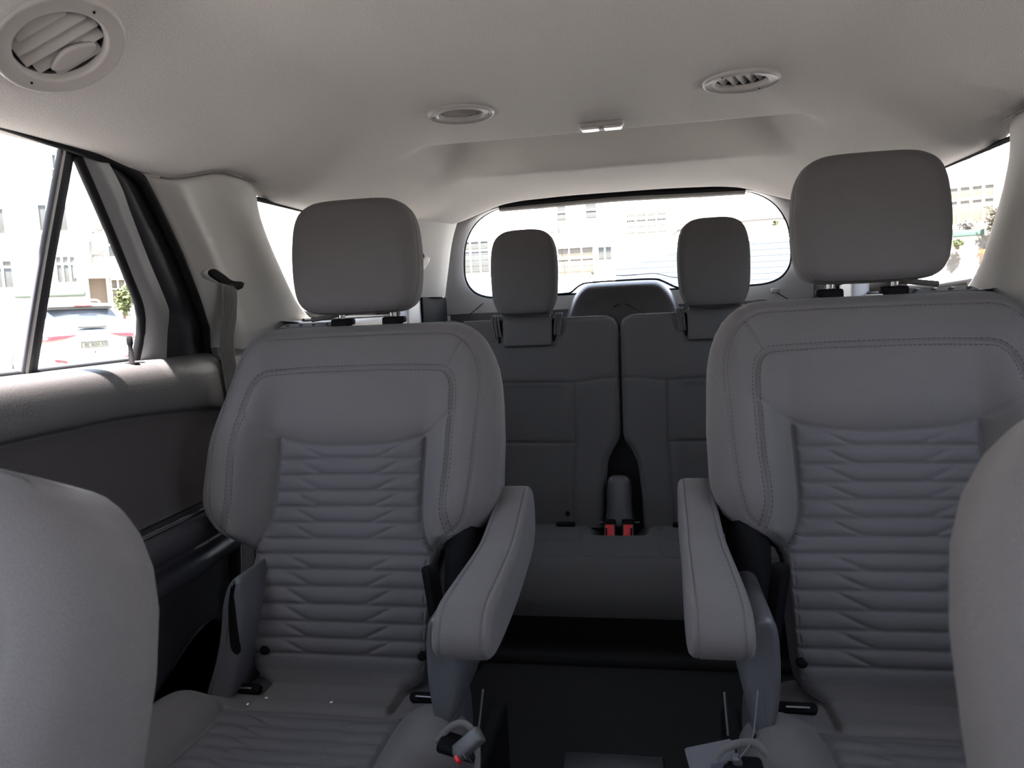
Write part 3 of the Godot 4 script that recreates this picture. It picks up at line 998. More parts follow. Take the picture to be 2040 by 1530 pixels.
# ------------------------------------------------------------------ second row: two captain's chairs
func build_second_row() -> void:
	var rec := deg_to_rad(20.0)
	var cs := cos(rec)
	var sn := sin(rec)
	var p := Pad.new()
	p.v0 = -0.612
	p.v1 = 0.014
	var width := v2([-0.612, 0.118, -0.60, 0.138, -0.585, 0.147, -0.56, 0.151, -0.50, 0.154, -0.45, 0.156, -0.405, 0.157, -0.392, 0.162, -0.382, 0.182, -0.372, 0.205, -0.36, 0.226, -0.345, 0.244, -0.325, 0.256, -0.30, 0.261, -0.20, 0.262, -0.14, 0.259, -0.10, 0.255, -0.07, 0.249, -0.045, 0.240, -0.025, 0.228, -0.012, 0.216, -0.002, 0.202, 0.006, 0.184, 0.011, 0.165, 0.014, 0.14])
	p.side = func(v: float) -> Vector2:
		var h := pick(v, width)
		return Vector2(-h, h)
	p.radius = func(v: float) -> float: return lerpf(0.020, 0.052, smoothstep(-0.41, -0.34, v))
	p.shape = func(u: float, v: float) -> float:
		var a := absf(u)
		var amp := 0.014 + 0.040 * (1.0 - smoothstep(-0.24, -0.07, v))
		amp *= smoothstep(-0.412, -0.37, v)
		var w := amp * smoothstep(0.128, 0.185, a) - 0.20 * maxf(0.0, a - 0.21)
		w += 0.013 * (1.0 - minf(1.0, (u / 0.19) * (u / 0.19))) * smoothstep(-0.235, -0.17, v) * (1.0 - smoothstep(-0.12, -0.06, v))
		w += 0.014 * exp(-pow((v + 0.46) / 0.13, 2.0)) - 0.012 * smoothstep(-0.54, -0.61, v)
		w += 0.006 * (1.0 - smoothstep(0.0, 0.016, absf(a - 0.155))) * (1.0 - smoothstep(-0.43, -0.40, v))
		return w
	p.back = -0.085
	var s := Seams.new(-0.27, 0.27, -0.62, 0.02, 0.0015)
	var lineA := both(v2([0, -0.016, 0.10, -0.0165, 0.165, -0.021, 0.198, -0.036, 0.219, -0.063, 0.230, -0.10, 0.233, -0.15, 0.231, -0.25, 0.224, -0.32, 0.214, -0.350, 0.192, -0.371, 0.158, -0.392]), 40)
	var lineB := both(v2([0, -0.081, 0.09, -0.0815, 0.15, -0.085, 0.172, -0.094, 0.184, -0.116, 0.189, -0.16, 0.190, -0.20, 0.190, -0.25, 0.186, -0.30, 0.186, -0.335, 0.195, -0.366]), 40)
	var lineC := both(v2([0, -0.219, 0.06, -0.217, 0.115, -0.208, 0.16, -0.190, 0.190, -0.168]), 24)
	var edge := cr2(v2([0.135, -0.208, 0.1335, -0.26, 0.1335, -0.31, 0.137, -0.350, 0.147, -0.378, 0.157, -0.394]), 24)
	s.press(lineC, 0.003, 0.004, 0.012, 0.004)
	s.press(lineA, 0.0022, 0.003)
	s.press(lineB, 0.003, 0.0045, 0.008, 0.002)
	for e in [edge, flip2(edge)]: s.press(e, 0.004, 0.009, 0.012, 0.005)
	for q in [v2([0.198, -0.038, 0.186, -0.062, 0.172, -0.092]), v2([0.262, -0.095, 0.246, -0.13, 0.231, -0.168])]:
		s.press(q, 0.002, 0.003)
		s.press(flip2(q), 0.002, 0.003)
	for g in [1.0, -1.0]: s.press(v2([0.149 * g, -0.40, 0.148 * g, -0.50, 0.145 * g, -0.575]), 0.002, 0.003)
	var rows := [-0.214, -0.242, -0.270, -0.298, -0.324, -0.351, -0.378, -0.403, -0.428, -0.455, -0.483, -0.510, -0.536, -0.561]
	for k in rows.size():
		var v: float = rows[k]
		var h := 0.134 if v > -0.36 else (0.146 if v > -0.39 else 0.149)
		if k > 0: s.press(v2([-h, v, 0, v + 0.0015, h, v]), 0.0022, 0.0044, 0.0080, 0.0030)
		if k < rows.size() - 1 and k != 6:
			var n: float = rows[k + 1]
			for g in [1.0, -1.0]:
				var wave := cr2(v2([0.100 * g, v - 0.001, 0.085 * g, lerpf(v, n, 0.22), 0.055 * g, lerpf(v, n, 0.78), 0.036 * g, n + 0.0015]), 14)
				s.press(wave, 0.0022, 0.0036, 0.008, 0.0024)
	p.seams = s
	p.place = func(u: float, v: float, w: float) -> Vector3: return Vector3(u, 0.90 + v * cs + w * sn, -0.16 - v * sn + w * cs)
	var upper := PackedVector2Array()
	for q in lineB:
		if q.y > -0.168 : upper.append(q)
	var c2 := lineC.duplicate()
	c2.reverse()
	upper.append_array(c2)
	var ins := PackedVector2Array()
	ins.append_array(edge)
	ins.append_array(v2([0.149, -0.42, 0.147, -0.585, -0.147, -0.585, -0.149, -0.42]))
	var e2 := flip2(edge)
	e2.reverse()
	ins.append_array(e2)
	var c3 := PackedVector2Array()
	for q in lineC:
		if absf(q.x) < 0.134: c3.append(q)
	ins.append_array(c3)
	var back := skin_pad(p, 196, 236, [upper, ins])
	var thread := join([stitches(p, lineB, 0.0072, 0.0042, 0.0007, 0.0055), stitches(p, lineB, 0.0072, 0.0042, 0.0007, -0.0055), stitches(p, lineA, 0.0072, 0.0040, 0.0006, -0.004)])

	# cushion
	var c := Pad.new()
	c.v0 = -0.07
	c.v1 = 0.56
	var cw := v2([-0.07, 0.19, 0.0, 0.20, 0.03, 0.225, 0.08, 0.245, 0.14, 0.255, 0.4, 0.258, 0.5, 0.25, 0.54, 0.23, 0.56, 0.19])
	c.side = func(v: float) -> Vector2:
		var h := pick(v, cw)
		return Vector2(-h, h)
	c.radius = func(_v: float) -> float: return 0.05
	c.round0 = false
	c.shape = func(u: float, v: float) -> float:
		var a := absf(u)
		var w := 0.012 + 0.018 * smoothstep(0.05, 0.11, v) + 0.012 * (1.0 - smoothstep(0.105, 0.122, a)) * (1.0 - smoothstep(0.06, 0.10, v))
		w += (0.034 * smoothstep(0.12, 0.20, a) - 0.12 * maxf(0.0, a - 0.215)) * smoothstep(0.0, 0.14, v)
		return w + 0.012 * smoothstep(0.15, 0.5, v)
	c.back = -0.13
	var t := Seams.new(-0.27, 0.27, -0.08, 0.57, 0.0015)
	var cl := cr2(v2([0.148, 0.092, 0.140, 0.12, 0.138, 0.18, 0.142, 0.30, 0.15, 0.5]), 20)
	t.press(v2([-0.148, 0.092, -0.05, 0.088, 0.05, 0.088, 0.148, 0.092]), 0.003, 0.006, 0.01, 0.004)
	for e in [cl, flip2(cl)]: t.press(e, 0.0035, 0.007, 0.012, 0.005)
	for g in [1.0, -1.0]: t.press(v2([0.118 * g, -0.06, 0.113 * g, 0.088]), 0.003, 0.006)
	for k in 14:
		var v := 0.105 + 0.027 * k
		t.press(v2([-0.136, v, 0, v + 0.002, 0.136, v]), 0.0024, 0.0036, 0.008, 0.0036)
		for g in [1.0, -1.0]:
			t.press(cr2(v2([0.100 * g, v, 0.085 * g, v + 0.006, 0.055 * g, v + 0.021, 0.036 * g, v + 0.026]), 12), 0.0022, 0.003, 0.008, 0.003)
	c.seams = t
	c.place = func(u: float, v: float, w: float) -> Vector3: return Vector3(u, 0.302 + w, 0.03 + v)
	var cins := PackedVector2Array()
	cins.append_array(cl)
	var cl2 := flip2(cl)
	cl2.reverse()
	cins.append_array(cl2)
	var seat := skin_pad(c, 150, 150, [cins])

	# headrest
	var ho := loop2(v2([0, 0.102, 0.05, 0.101, 0.078, 0.096, 0.100, 0.082, 0.112, 0.057, 0.117, 0.02, 0.118, -0.015, 0.116, -0.05, 0.110, -0.077, 0.096, -0.094, 0.07, -0.101, 0, -0.103]), 84)
	var ht := Transform3D(turn(-5, 0, 0), Vector3(0, 1.021, -0.182))
	var head := moved(pillow(ho, [[0.030, 0.046], [0.020, 0.0435], [0.012, 0.039], [0.006, 0.032], [0.0025, 0.024], [0.0008, 0.0175], [0.0022, 0.0160], [0.0005, 0.0145], [0.0, 0.006], [0.001, -0.015], [0.005, -0.032], [0.014, -0.046], [0.030, -0.054]], 0.004), ht)
	var posts := []
	for g in [-0.050, 0.050]: posts.append(tube(PackedVector3Array([Vector3(g, 0.86, -0.215), Vector3(g, 0.95, -0.205)]), 0.0065, 14, Vector3.BACK))
	var collars := []
	for g in [-0.050, 0.050]:
		collars.append(join([moved(pillow(rrect(0.038, 0.024, 0.010), [[0.004, 0.009], [0.001, 0.0075], [0.0, 0.004], [0.0, -0.02]]), Transform3D(turn(-90, 0, 0), Vector3(g, 0.903, -0.205))), moved(rbox(Vector3(0.012, 0.012, 0.02), 0.004), at(g + 0.019, 0.906, -0.205))]))

	# armrest on the aisle side (+x of the left chair)
	var ao := closed2(v2([0.155 - 0.0, 0.612, 0.10, 0.588, 0.06, 0.575, -0.02, 0.574]), 4)
	ao = PackedVector2Array()
	var side := v2([-0.135, 0.606, -0.115, 0.615, -0.09, 0.612, -0.05, 0.598, 0.03, 0.574, 0.085, 0.568, 0.17, 0.566, 0.245, 0.564, 0.275, 0.556, 0.292, 0.538, 0.294, 0.518, 0.283, 0.503, 0.262, 0.496, 0.20, 0.490, 0.06, 0.484, -0.04, 0.488, -0.11, 0.498, -0.145, 0.520, -0.155, 0.555, -0.150, 0.588])
	ao = closed2(side, 100)
	var am := pillow(ao, [[0.012, 0.035], [0.006, 0.0335], [0.002, 0.0295], [0.0005, 0.025], [0.0018, 0.0236], [0.0002, 0.022], [0.0, 0.0], [0.0002, -0.022], [0.0018, -0.0236], [0.0005, -0.025], [0.002, -0.0295], [0.006, -0.0335], [0.012, -0.035]])
	var aa := am.surface_get_arrays(0)
	var av: PackedVector3Array = aa[Mesh.ARRAY_VERTEX]
	for i in av.size():
		var q := av[i]
		av[i] = Vector3(0.281 + q.z * lerpf(0.80, 1.06, smoothstep(-0.1, 0.28, q.x)), q.y, q.x)
	var arm := finish(av, aa[Mesh.ARRAY_INDEX])
	var pivot := moved(pillow(circle(0.034, 28), [[0.006, 0.06], [0.0, 0.054], [0.0, -0.03]]), Transform3D(turn(0, 90, 0), Vector3(0.19, 0.55, -0.14)))

	# side shields: outboard (-x) and aisle (+x)
	var so := closed2(v2([-0.118, 0.515, -0.135, 0.508, -0.150, 0.475, -0.158, 0.43, -0.173, 0.375, -0.196, 0.315, -0.192, 0.300, -0.168, 0.298, -0.150, 0.315, -0.136, 0.35, -0.124, 0.40, -0.116, 0.46]), 60)
	var shield := moved(pillow(so, [[0.008, 0.012], [0.003, 0.010], [0.0, 0.004], [0.0, -0.12]]), at(-0.012, 0, 0.070))
	var slot := moved(pillow(closed2(v2([-0.128, 0.505, -0.136, 0.48, -0.140, 0.44, -0.139, 0.402, -0.126, 0.397, -0.125, 0.45]), 36), [[0.002, 0.0125], [0.0, 0.012], [0.0, 0.004]]), at(-0.012, 0, 0.070))
	var si := closed2(v2([0.218, 0.508, 0.234, 0.497, 0.241, 0.465, 0.242, 0.425, 0.237, 0.385, 0.227, 0.352, 0.211, 0.345, 0.201, 0.37, 0.196, 0.42, 0.197, 0.47, 0.203, 0.500]), 66)
	var shield2 := moved(pillow(si, [[0.008, 0.014], [0.003, 0.012], [0.0, 0.005], [0.0, -0.20]]), at(0.003, 0, 0.165))
	var foot := moved(pillow(closed2(v2([0.202, 0.332, 0.222, 0.340, 0.233, 0.36, 0.236, 0.30, 0.228, 0.255, 0.205, 0.26]), 40), [[0.006, 0.012], [0.0, 0.008], [0.0, -0.10]]), at(0, 0, 0.180))
	var rail := moved(pillow(rrect(0.022, 0.15, 0.006), [[0.003, 0.004], [0.0, 0.001], [0.0, -0.01]]), Transform3D(turn(-12, 50, 0), Vector3(0.196, 0.47, 0.09)))
	var recl := [["recliner_cover", box(0.208, 0.45, -0.04, 0.055, 0.24, 0.14, 0.02, turn(-15, 0, 0))], ["side_panel", box(0.232, 0.12, 0.12, 0.03, 0.20, 0.50, 0.01)], ["side_panel", box(-0.235, 0.15, 0.14, 0.03, 0.24, 0.50, 0.01)], ["seat_frame", box(0.0, 0.13, 0.2, 0.44, 0.18, 0.40, 0.02)]]
	var bar := tube(PackedVector3Array([Vector3(0.263, 0.335, 0.155), Vector3(0.263, 0.375, 0.118)]), 0.0018, 8)
	var carrier := box(-0.14, 0.46, -0.12, 0.03, 0.30, 0.10, 0.01, turn(-20, 0, 0))
	# moulded cap and handle strap behind the shoulder, beside the head restraint
	var cap := join([moved(pillow(rrect(0.10, 0.04, 0.008), [[0.003, 0.008], [0.0, 0.005], [0.0, -0.02]]), Transform3D(turn(-80, 0, 4), Vector3(-0.125, 0.896, -0.218)))])
	var capribs := []
	for k in 4: capribs.append(box(-0.165 + 0.026 * k, 0.904, -0.218, 0.005, 0.004, 0.036, 0.0015, turn(0, 30, 0)))
	var strap := join([tube(cr(PackedVector3Array([Vector3(-0.13, 0.912, -0.25), Vector3(-0.06, 0.922, -0.255), Vector3(0.0, 0.928, -0.25), Vector3(0.05, 0.915, -0.245)]), 20), 0.005, 8)])
	# lower anchor wires in the crease, studs near the foot of the backrest
	var studs := []
	for g in [-0.121, 0.146]:
		studs.append(moved(lathe([[0.0, 0.004], [0.005, 0.0038], [0.0078, 0.002], [0.008, -0.004]], 18), Transform3D(turn(70, 0, 0), p.place.call(g, -0.556, p.depth(g, -0.556) + 0.001))))
	var anchors := []
	var mouths := []
	for g in [-0.150, 0.158]:
		anchors.append(tube(PackedVector3Array([Vector3(g - 0.016, 0.327, 0.062), Vector3(g + 0.016, 0.327, 0.062)]), 0.0018, 8))
		mouths.append(moved(pillow(rrect(0.056, 0.016, 0.007), [[0.002, 0.003], [0.0, 0.001], [0.0, -0.006]]), Transform3D(turn(-50, 0, 0), Vector3(g, 0.323, 0.056))))

	var chairs := []
	for side_of in [-1, 1]:
		var L: bool = side_of < 0
		var o := thing("captains_chair", "dark grey cloth captain's chair whose belt comes from the slotted pillar" if L else "dark grey cloth captain's chair with a paper tag hung at its cushion", "car seat", Vector3(-0.432 if L else 0.430, 0.0 if L else 0.012, -1.1), "second-row captain's chairs")
		var mm := func(m: ArrayMesh) -> ArrayMesh: return m if L else mirror(m)
		var cush := part(o, "seat_cushion", mm.call(seat[0]), M["seat cloth"])
		part(cush, "pleated_insert", mm.call(seat[1]), M["insert cloth"])
		for k in 2:
			part(cush, "anchor_mouth", mm.call(mouths[k]), M["black plastic"])
			part(cush, "anchor_wire", mm.call(anchors[k]), M["steel"])
		var b := part(o, "backrest", mm.call(back[0]), M["seat cloth"])
		part(b, "shoulder_panel", mm.call(back[1]), M["seat cloth"])
		part(b, "pleated_insert", mm.call(back[2]), M["insert cloth"])
		part(b, "stitching", mm.call(thread), M["thread"]).set_meta("kind", "stuff")
		for st in studs: part(b, "trim_stud", mm.call(st), M["black plastic"])
		part(b, "back_carrier", mm.call(carrier), M["black plastic"])
		part(b, "fold_cap", mm.call(cap), M["seat cloth"])
		for r in capribs: part(b, "cap_rib", mm.call(r), M["dark trim"])
		part(b, "grab_strap", mm.call(strap), M["webbing"])
		var h := part(o, "headrest", mm.call(head), M["seat cloth"])
		for q in posts: part(h, "post", mm.call(q), M["chrome"], "chrome headrest post")
		for q in collars: part(o, "post_collar", mm.call(q), M["black plastic"])
		part(o, "armrest", mm.call(arm), M["seat cloth"])
		part(o, "armrest_pivot", mm.call(pivot), M["black plastic"])
		var sh := part(o, "outer_shield", mm.call(shield), M["shield plastic"])
		part(sh, "lever_slot", mm.call(slot), M["black plastic"])
		var s2 := part(o, "inner_shield", mm.call(shield2), M["shield plastic"])
		part(s2, "slot_rail", mm.call(rail), M["black plastic"])
		part(o, "hinge_foot", mm.call(foot), M["shield plastic"])
		for q in recl: part(o, q[0], mm.call(q[1]), M["black plastic"])
		part(o, "slide_bar", mm.call(bar), M["shield plastic"])
		chairs.append(o)

# ------------------------------------------------------------------ third row: split bench
func build_third_row() -> void:
	var rec := deg_to_rad(10.5)
	var cs := cos(rec)
	var sn := sin(rec)
	var p := Pad.new()                                       # the chair on +x, inner edge at u = 0
	p.v0 = -0.67
	p.v1 = 0.0
	var inner := v2([-0.67, 0.062, -0.56, 0.058, -0.47, 0.048, -0.43, 0.030, -0.40, 0.010, -0.38, 0.0045, -0.05, 0.0035, -0.03, 0.006, -0.015, 0.013, -0.006, 0.022, 0.0, 0.04])
	p.side = func(v: float) -> Vector2: return Vector2(pick(v, inner), 0.63 - 0.12 * smoothstep(-0.10, 0.0, v))
	p.radius = func(_v: float) -> float: return 0.024
	p.shape = func(u: float, v: float) -> float:
		var w := 0.012 * smoothstep(0.16, 0.20, u) * smoothstep(-0.2, -0.24, v) * -1.0
		w += 0.02 * smoothstep(-0.40, -0.60, v)
		return w - 0.004 * smoothstep(0.08, 0.02, u)
	p.back = -0.10
	var s := Seams.new(-0.01, 0.64, -0.68, 0.01, 0.002)
	s.press(cr2(v2([0.0, -0.205, 0.06, -0.206, 0.14, -0.216, 0.20, -0.214, 0.62, -0.205]), 30), 0.0024, 0.004, 0.008, 0.002)
	s.press(v2([0.142, -0.216, 0.143, -0.40, 0.150, -0.55, 0.155, -0.66]), 0.0026, 0.005, 0.01, 0.003)
	s.press(v2([0.147, -0.408, 0.60, -0.402]), 0.0026, 0.005, 0.008, 0.003)
	s.press(cr2(v2([0.044, -0.006, 0.019, -0.013, 0.0115, -0.03, 0.0115, -0.37, 0.02, -0.405, 0.052, -0.46, 0.068, -0.55]), 30), 0.002, 0.003)
	s.press(v2([0.04, -0.010, 0.62, -0.010]), 0.0024, 0.003)
	# hollow where the folding headrest bracket sits
	s.press(v2([0.215, -0.078, 0.41, -0.078]), 0.003, 0.005)
	s.press(cr2(v2([0.168, -0.002, 0.172, -0.045, 0.188, -0.070, 0.215, -0.076]), 16), 0.0024, 0.004)
	for g in [[0.186, 0.0], [0.197, 0.006]]: s.press(cr2(v2([g[0], -0.002, g[0] + 0.006, -0.035, g[0] + 0.018, -0.068]), 12), 0.002, 0.003)
	p.seams = s
	p.place = func(u: float, v: float, w: float) -> Vector3: return Vector3(u, 0.882 + v * cs + w * sn, -v * sn + w * cs)
	var back := skin_pad(p, 190, 190, [])[0] as ArrayMesh
	var mount := moved(pillow(rrect(0.158, 0.098, 0.008), [[0.004, 0.020], [0.001, 0.018], [0.0, 0.012], [0.0, -0.03]], 0.003), Transform3D(Basis(Vector3.RIGHT, -rec), Vector3(0.292, 0.836, 0.004)))
	var gapes := []
	for g in [0.204, 0.383]: gapes.append(moved(pillow(closed2(v2([0.0, 0.03, 0.011, 0.012, 0.011, -0.012, 0.004, -0.05, -0.008, -0.012, -0.007, 0.015]), 36), [[0.001, 0.003], [0.0, 0.001], [0.0, -0.01]]), Transform3D(Basis(Vector3.RIGHT, -rec), Vector3(g, 0.848, 0.004))))
	var folds := []
	for g in [0.183, 0.190, 0.199, 0.386, 0.397, 0.407]:
		folds.append(tube(cr(PackedVector3Array([Vector3(g, 0.889, -0.03), Vector3(g, 0.888, -0.004), Vector3(g + 0.001, 0.868, 0.008), Vector3(g + 0.006 * signf(0.29 - g), 0.822, 0.014)]), 14), 0.0042, 7, Vector3.RIGHT))
	var ho := loop2(v2([0, 0.139, 0.036, 0.138, 0.066, 0.131, 0.090, 0.112, 0.103, 0.08, 0.108, 0.03, 0.107, -0.04, 0.103, -0.08, 0.094, -0.108, 0.082, -0.128, 0.06, -0.134, 0, -0.135]), 84)
	var head := moved(pillow(ho, [[0.024, 0.040], [0.014, 0.0375], [0.007, 0.033], [0.004, 0.029], [0.0055, 0.027], [0.0025, 0.025], [0.0015, 0.02], [0.003, 0.018], [0.0005, 0.016], [0.0, 0.0], [0.004, -0.022], [0.014, -0.036], [0.03, -0.044]], 0.004), Transform3D(turn(-6, 0, 0), Vector3(0.292, 1.022, 0.02)))
	var posts := []
	for g in [0.215, 0.375]: posts.append(tube(PackedVector3Array([Vector3(g, 0.86, -0.015), Vector3(g, 0.93, -0.005)]), 0.005, 10, Vector3.BACK))
	var button := moved(lathe([[0.0, 0.006], [0.006, 0.005], [0.008, 0.0], [0.008, -0.004]], 16), Transform3D(turn(80, 0, 0), p.place.call(0.172, -0.628, p.depth(0.172, -0.628))))
	for k in 2:
		var L := k == 0
		var o := thing("third_row_seat", "folding third-row seat back with headrest, on the side of the belted chair" if L else "folding third-row seat back with headrest, partly hidden by the tagged chair", "car seat", Vector3(-0.005, 0.0, -2.375), "third-row seat backs")
		var mm := func(m: ArrayMesh) -> ArrayMesh: return mirror(m) if L else m
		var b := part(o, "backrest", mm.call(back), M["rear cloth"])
		part(b, "trim_button", mm.call(button), M["black plastic"])
		part(o, "headrest_bracket", mm.call(mount), M["rear cloth"])
		for g in gapes: part(o, "bracket_gap", mm.call(g), M["black plastic"])
		for g in folds: part(o, "cloth_fold", mm.call(g), M["rear cloth"])
		var h := part(o, "headrest", mm.call(head), M["rear cloth"])
		for q in posts: part(h, "post", mm.call(q), M["chrome"], "chrome headrest post")
	# bench cushion
	var c := Pad.new()
	c.v0 = 0.0
	c.v1 = 0.50
	c.side = func(v: float) -> Vector2: return Vector2(-0.62, 0.62) * (1.0 - 0.03 * smoothstep(0.44, 0.5, v))
	c.radius = func(_v: float) -> float: return 0.085
	c.shape = func(u: float, v: float) -> float:
		var w := 0.012 * smoothstep(0.05, 0.35, v) - 0.025 * smoothstep(0.38, 0.5, v)
		w -= 0.06 * exp(-pow((u + 0.016) / 0.075, 4.0)) * (1.0 - smoothstep(0.10, 0.19, v))
		return w
	c.back = -0.11
	var t := Seams.new(-0.63, 0.63, -0.01, 0.51, 0.0025)
	t.press(v2([-0.62, 0.385, 0.62, 0.385]), 0.003, 0.005, 0.01, 0.003)
	for g in [-1.0, 1.0]:
		t.press(cr2(v2([0.118 * g - 0.01, 0.385, 0.108 * g - 0.01, 0.35, 0.112 * g - 0.01, 0.15, 0.11 * g - 0.01, 0.10]), 16), 0.003, 0.005, 0.01, 0.003)
		t.press(v2([0.125 * g, 0.235, 0.55 * g, 0.24]), 0.003, 0.005, 0.01, 0.003)
	c.seams = t
	c.place = func(u: float, v: float, w: float) -> Vector3: return Vector3(u, 0.232 + w, -2.31 + v)
	var bench := thing("bench_cushion", "low dark cloth bench cushion shared by both third-row seat backs", "seat cushion")
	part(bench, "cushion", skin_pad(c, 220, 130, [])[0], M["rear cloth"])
	part(bench, "base_panel", join([box(0, 0.075, -2.10, 1.24, 0.15, 0.36, 0.02), box(0, 0.012, -1.86, 1.24, 0.024, 0.14, 0.008)]), M["carpet"])
	for g in [-0.142, 0.142]:
		part(bench, "anchor_mouth", moved(pillow(rrect(0.06, 0.014, 0.006), [[0.001, 0.004], [0.0, 0.002], [0.0, -0.01]]), Transform3D(turn(-60, 0, 0), Vector3(g * 1.25 - 0.005, 0.240, -2.225))), M["black plastic"])
	# plastic boot and red buckles in the gap
	var boot := solo("buckle_boot", moved(pillow(closed2(v2([-0.036, 0.07, -0.024, 0.094, 0.0, 0.098, 0.024, 0.094, 0.036, 0.07, 0.038, 0.0, 0.038, -0.06, -0.038, -0.06, -0.038, 0.0]), 54), [[0.010, 0.030], [0.004, 0.028], [0.0, 0.02], [0.0, -0.12]], 0.003), Transform3D(turn(-14, 0, 0), Vector3(-0.017, 0.285, -2.262))), M["dark trim"], "black plastic boot filling the gap between the third-row seat backs", "buckle boot")
	part(boot, "boot_foot", box(-0.017, 0.20, -2.235, 0.085, 0.06, 0.05, 0.01), M["black plastic"])
	for k in 2:
		var L := k == 0
		var b := thing("seat_belt_buckle", "red-buttoned belt buckle in the bench gap, on the belted chair's side" if L else "red-buttoned belt buckle in the bench gap, on the tagged chair's side", "buckle", Vector3(-0.044 if L else 0.010, 0.236, -2.165), "red third-row buckles")
		var bt := turn(-35, 0, 0)
		part(b, "buckle_body", moved(rbox(Vector3(0.036, 0.050, 0.05), 0.006), at(0, 0, -0.024, bt)), M["black plastic"])
		part(b, "buckle_rim", moved(plate(rrect(0.0325, 0.046, 0.003), 0, 0.004, 0.001), at(0, 0.0, 0.001, bt)), M["shield plastic"])
		part(b, "release_button", moved(pillow(rrect(0.026, 0.040, 0.002), [[0.002, 0.006], [0.0, 0.0045], [0.0, 0.0]], 0.0015), at(0, 0.001, 0.0025, bt)), M["buckle red"], "red release button")
		part(b, "tongue_slot", moved(plate(rrect(0.005, 0.024, 0.001), 0, 0.001, 0.0003), at(-0.0095 if L else 0.0095, 0.002, 0.009, bt)), M["black plastic"])
		part(b, "button_ridge", moved(rbox(Vector3(0.0035, 0.028, 0.003), 0.001), at(-0.003 if L else 0.003, 0.003, 0.0085, bt)), M["buckle red"])
		part(b, "hem_label", moved(rbox(Vector3(0.014, 0.003, 0.006), 0.001), at(-0.026 if L else 0.028, 0.024, -0.015)), M["tag card"])

# ------------------------------------------------------------------ front seats, nearest the lens
func build_front_row() -> void:
	var rec := deg_to_rad(24.0)
	var cs := cos(rec)
	var sn := sin(rec)
	var p := Pad.new()
	p.v0 = -0.60
	p.v1 = 0.02
	var width := v2([-0.60, 0.20, -0.45, 0.215, -0.30, 0.232, -0.15, 0.238, -0.10, 0.237, -0.06, 0.231, -0.035, 0.222, -0.015, 0.209, 0.0, 0.193, 0.009, 0.178, 0.015, 0.16, 0.019, 0.135, 0.02, 0.12])
	p.side = func(v: float) -> Vector2:
		var h := pick(v, width)
		return Vector2(-h, h)
	p.radius = func(_v: float) -> float: return 0.028
	p.shape = func(u: float, v: float) -> float:
		var a := absf(u)
		return 0.030 * smoothstep(0.10, 0.21, a) * (1.0 - smoothstep(-0.22, -0.05, v))
	p.back = -0.09
	var s := Seams.new(-0.25, 0.25, -0.61, 0.03, 0.002)
	var roll := both(v2([0, -0.012, 0.10, -0.014, 0.165, -0.028, 0.2, -0.062, 0.214, -0.12, 0.212, -0.28]), 30)
	var bol := both(v2([0, -0.105, 0.09, -0.108, 0.155, -0.122, 0.183, -0.15, 0.196, -0.20, 0.200, -0.32, 0.19, -0.5]), 30)
	s.press(bol, 0.003, 0.006, 0.014, 0.006)
	s.press(roll, 0.0025, 0.002)
	p.seams = s
	p.place = func(u: float, v: float, w: float) -> Vector3: return Vector3(u, 0.832 + v * cs + w * sn, -v * sn + w * cs)
	var back := skin_pad(p, 130, 130, [])[0] as ArrayMesh
	var thread := join([stitches(p, bol, 0.008, 0.0045, 0.0008, 0.006), stitches(p, bol, 0.008, 0.0045, 0.0008, -0.006)])
	var shell := []
	for e in [[-0.03, -0.06], [-0.06, -0.062], [-0.15, -0.07], [-0.35, -0.075], [-0.62, -0.08]]:
		var c := PackedVector3Array()
		var h := pick(e[0], width) - 0.012
		for q in [[-0.98, 0.0], [-1.0, -0.01], [-0.95, -0.05], [-0.5, -0.075], [0.5, -0.075], [0.95, -0.05], [1.0, -0.01], [0.98, 0.0]]:
			c.append(p.place.call(q[0] * h, e[0], e[1] + q[1] + 0.02))
		shell.append(c)
	var cush := join([box(0, 0.34, 0.47, 0.50, 0.16, 0.52, 0.06), box(0, 0.15, 0.47, 0.42, 0.26, 0.44, 0.03)])
	var ho := loop2(v2([0, 0.09, 0.06, 0.088, 0.10, 0.07, 0.118, 0.02, 0.115, -0.04, 0.10, -0.085, 0.06, -0.095, 0, -0.096]), 60)
	var head := moved(pillow(ho, [[0.026, 0.05], [0.010, 0.045], [0.0, 0.02], [0.0, -0.02], [0.02, -0.05]], 0.004), at(0, 0.985, 0.015))
	for k in 2:
		var L := k == 0
		var o := thing("front_seat", "blurred near front seat back with a stitched bolster, below the door window" if L else "blurred near front seat back cut off by the frame, before the tagged chair", "car seat", Vector3(-0.454 if L else 0.449, 0.004 if L else 0.050, -0.335), "front seats")
		var b := part(o, "backrest", back, M["seat cloth"])
		part(b, "stitching", thread, M["thread"]).set_meta("kind", "stuff")
		part(o, "back_shell", loft(shell, 40, 30), M["dark trim"])
		part(o, "seat_cushion", cush, M["seat cloth"])
		var h := part(o, "headrest", head, M["seat cloth"])
		for g in [-0.06, 0.06]: part(h, "post", tube(PackedVector3Array([Vector3(g, 0.80, -0.03), Vector3(g, 0.93, 0.0)]), 0.006, 10, Vector3.BACK), M["chrome"])

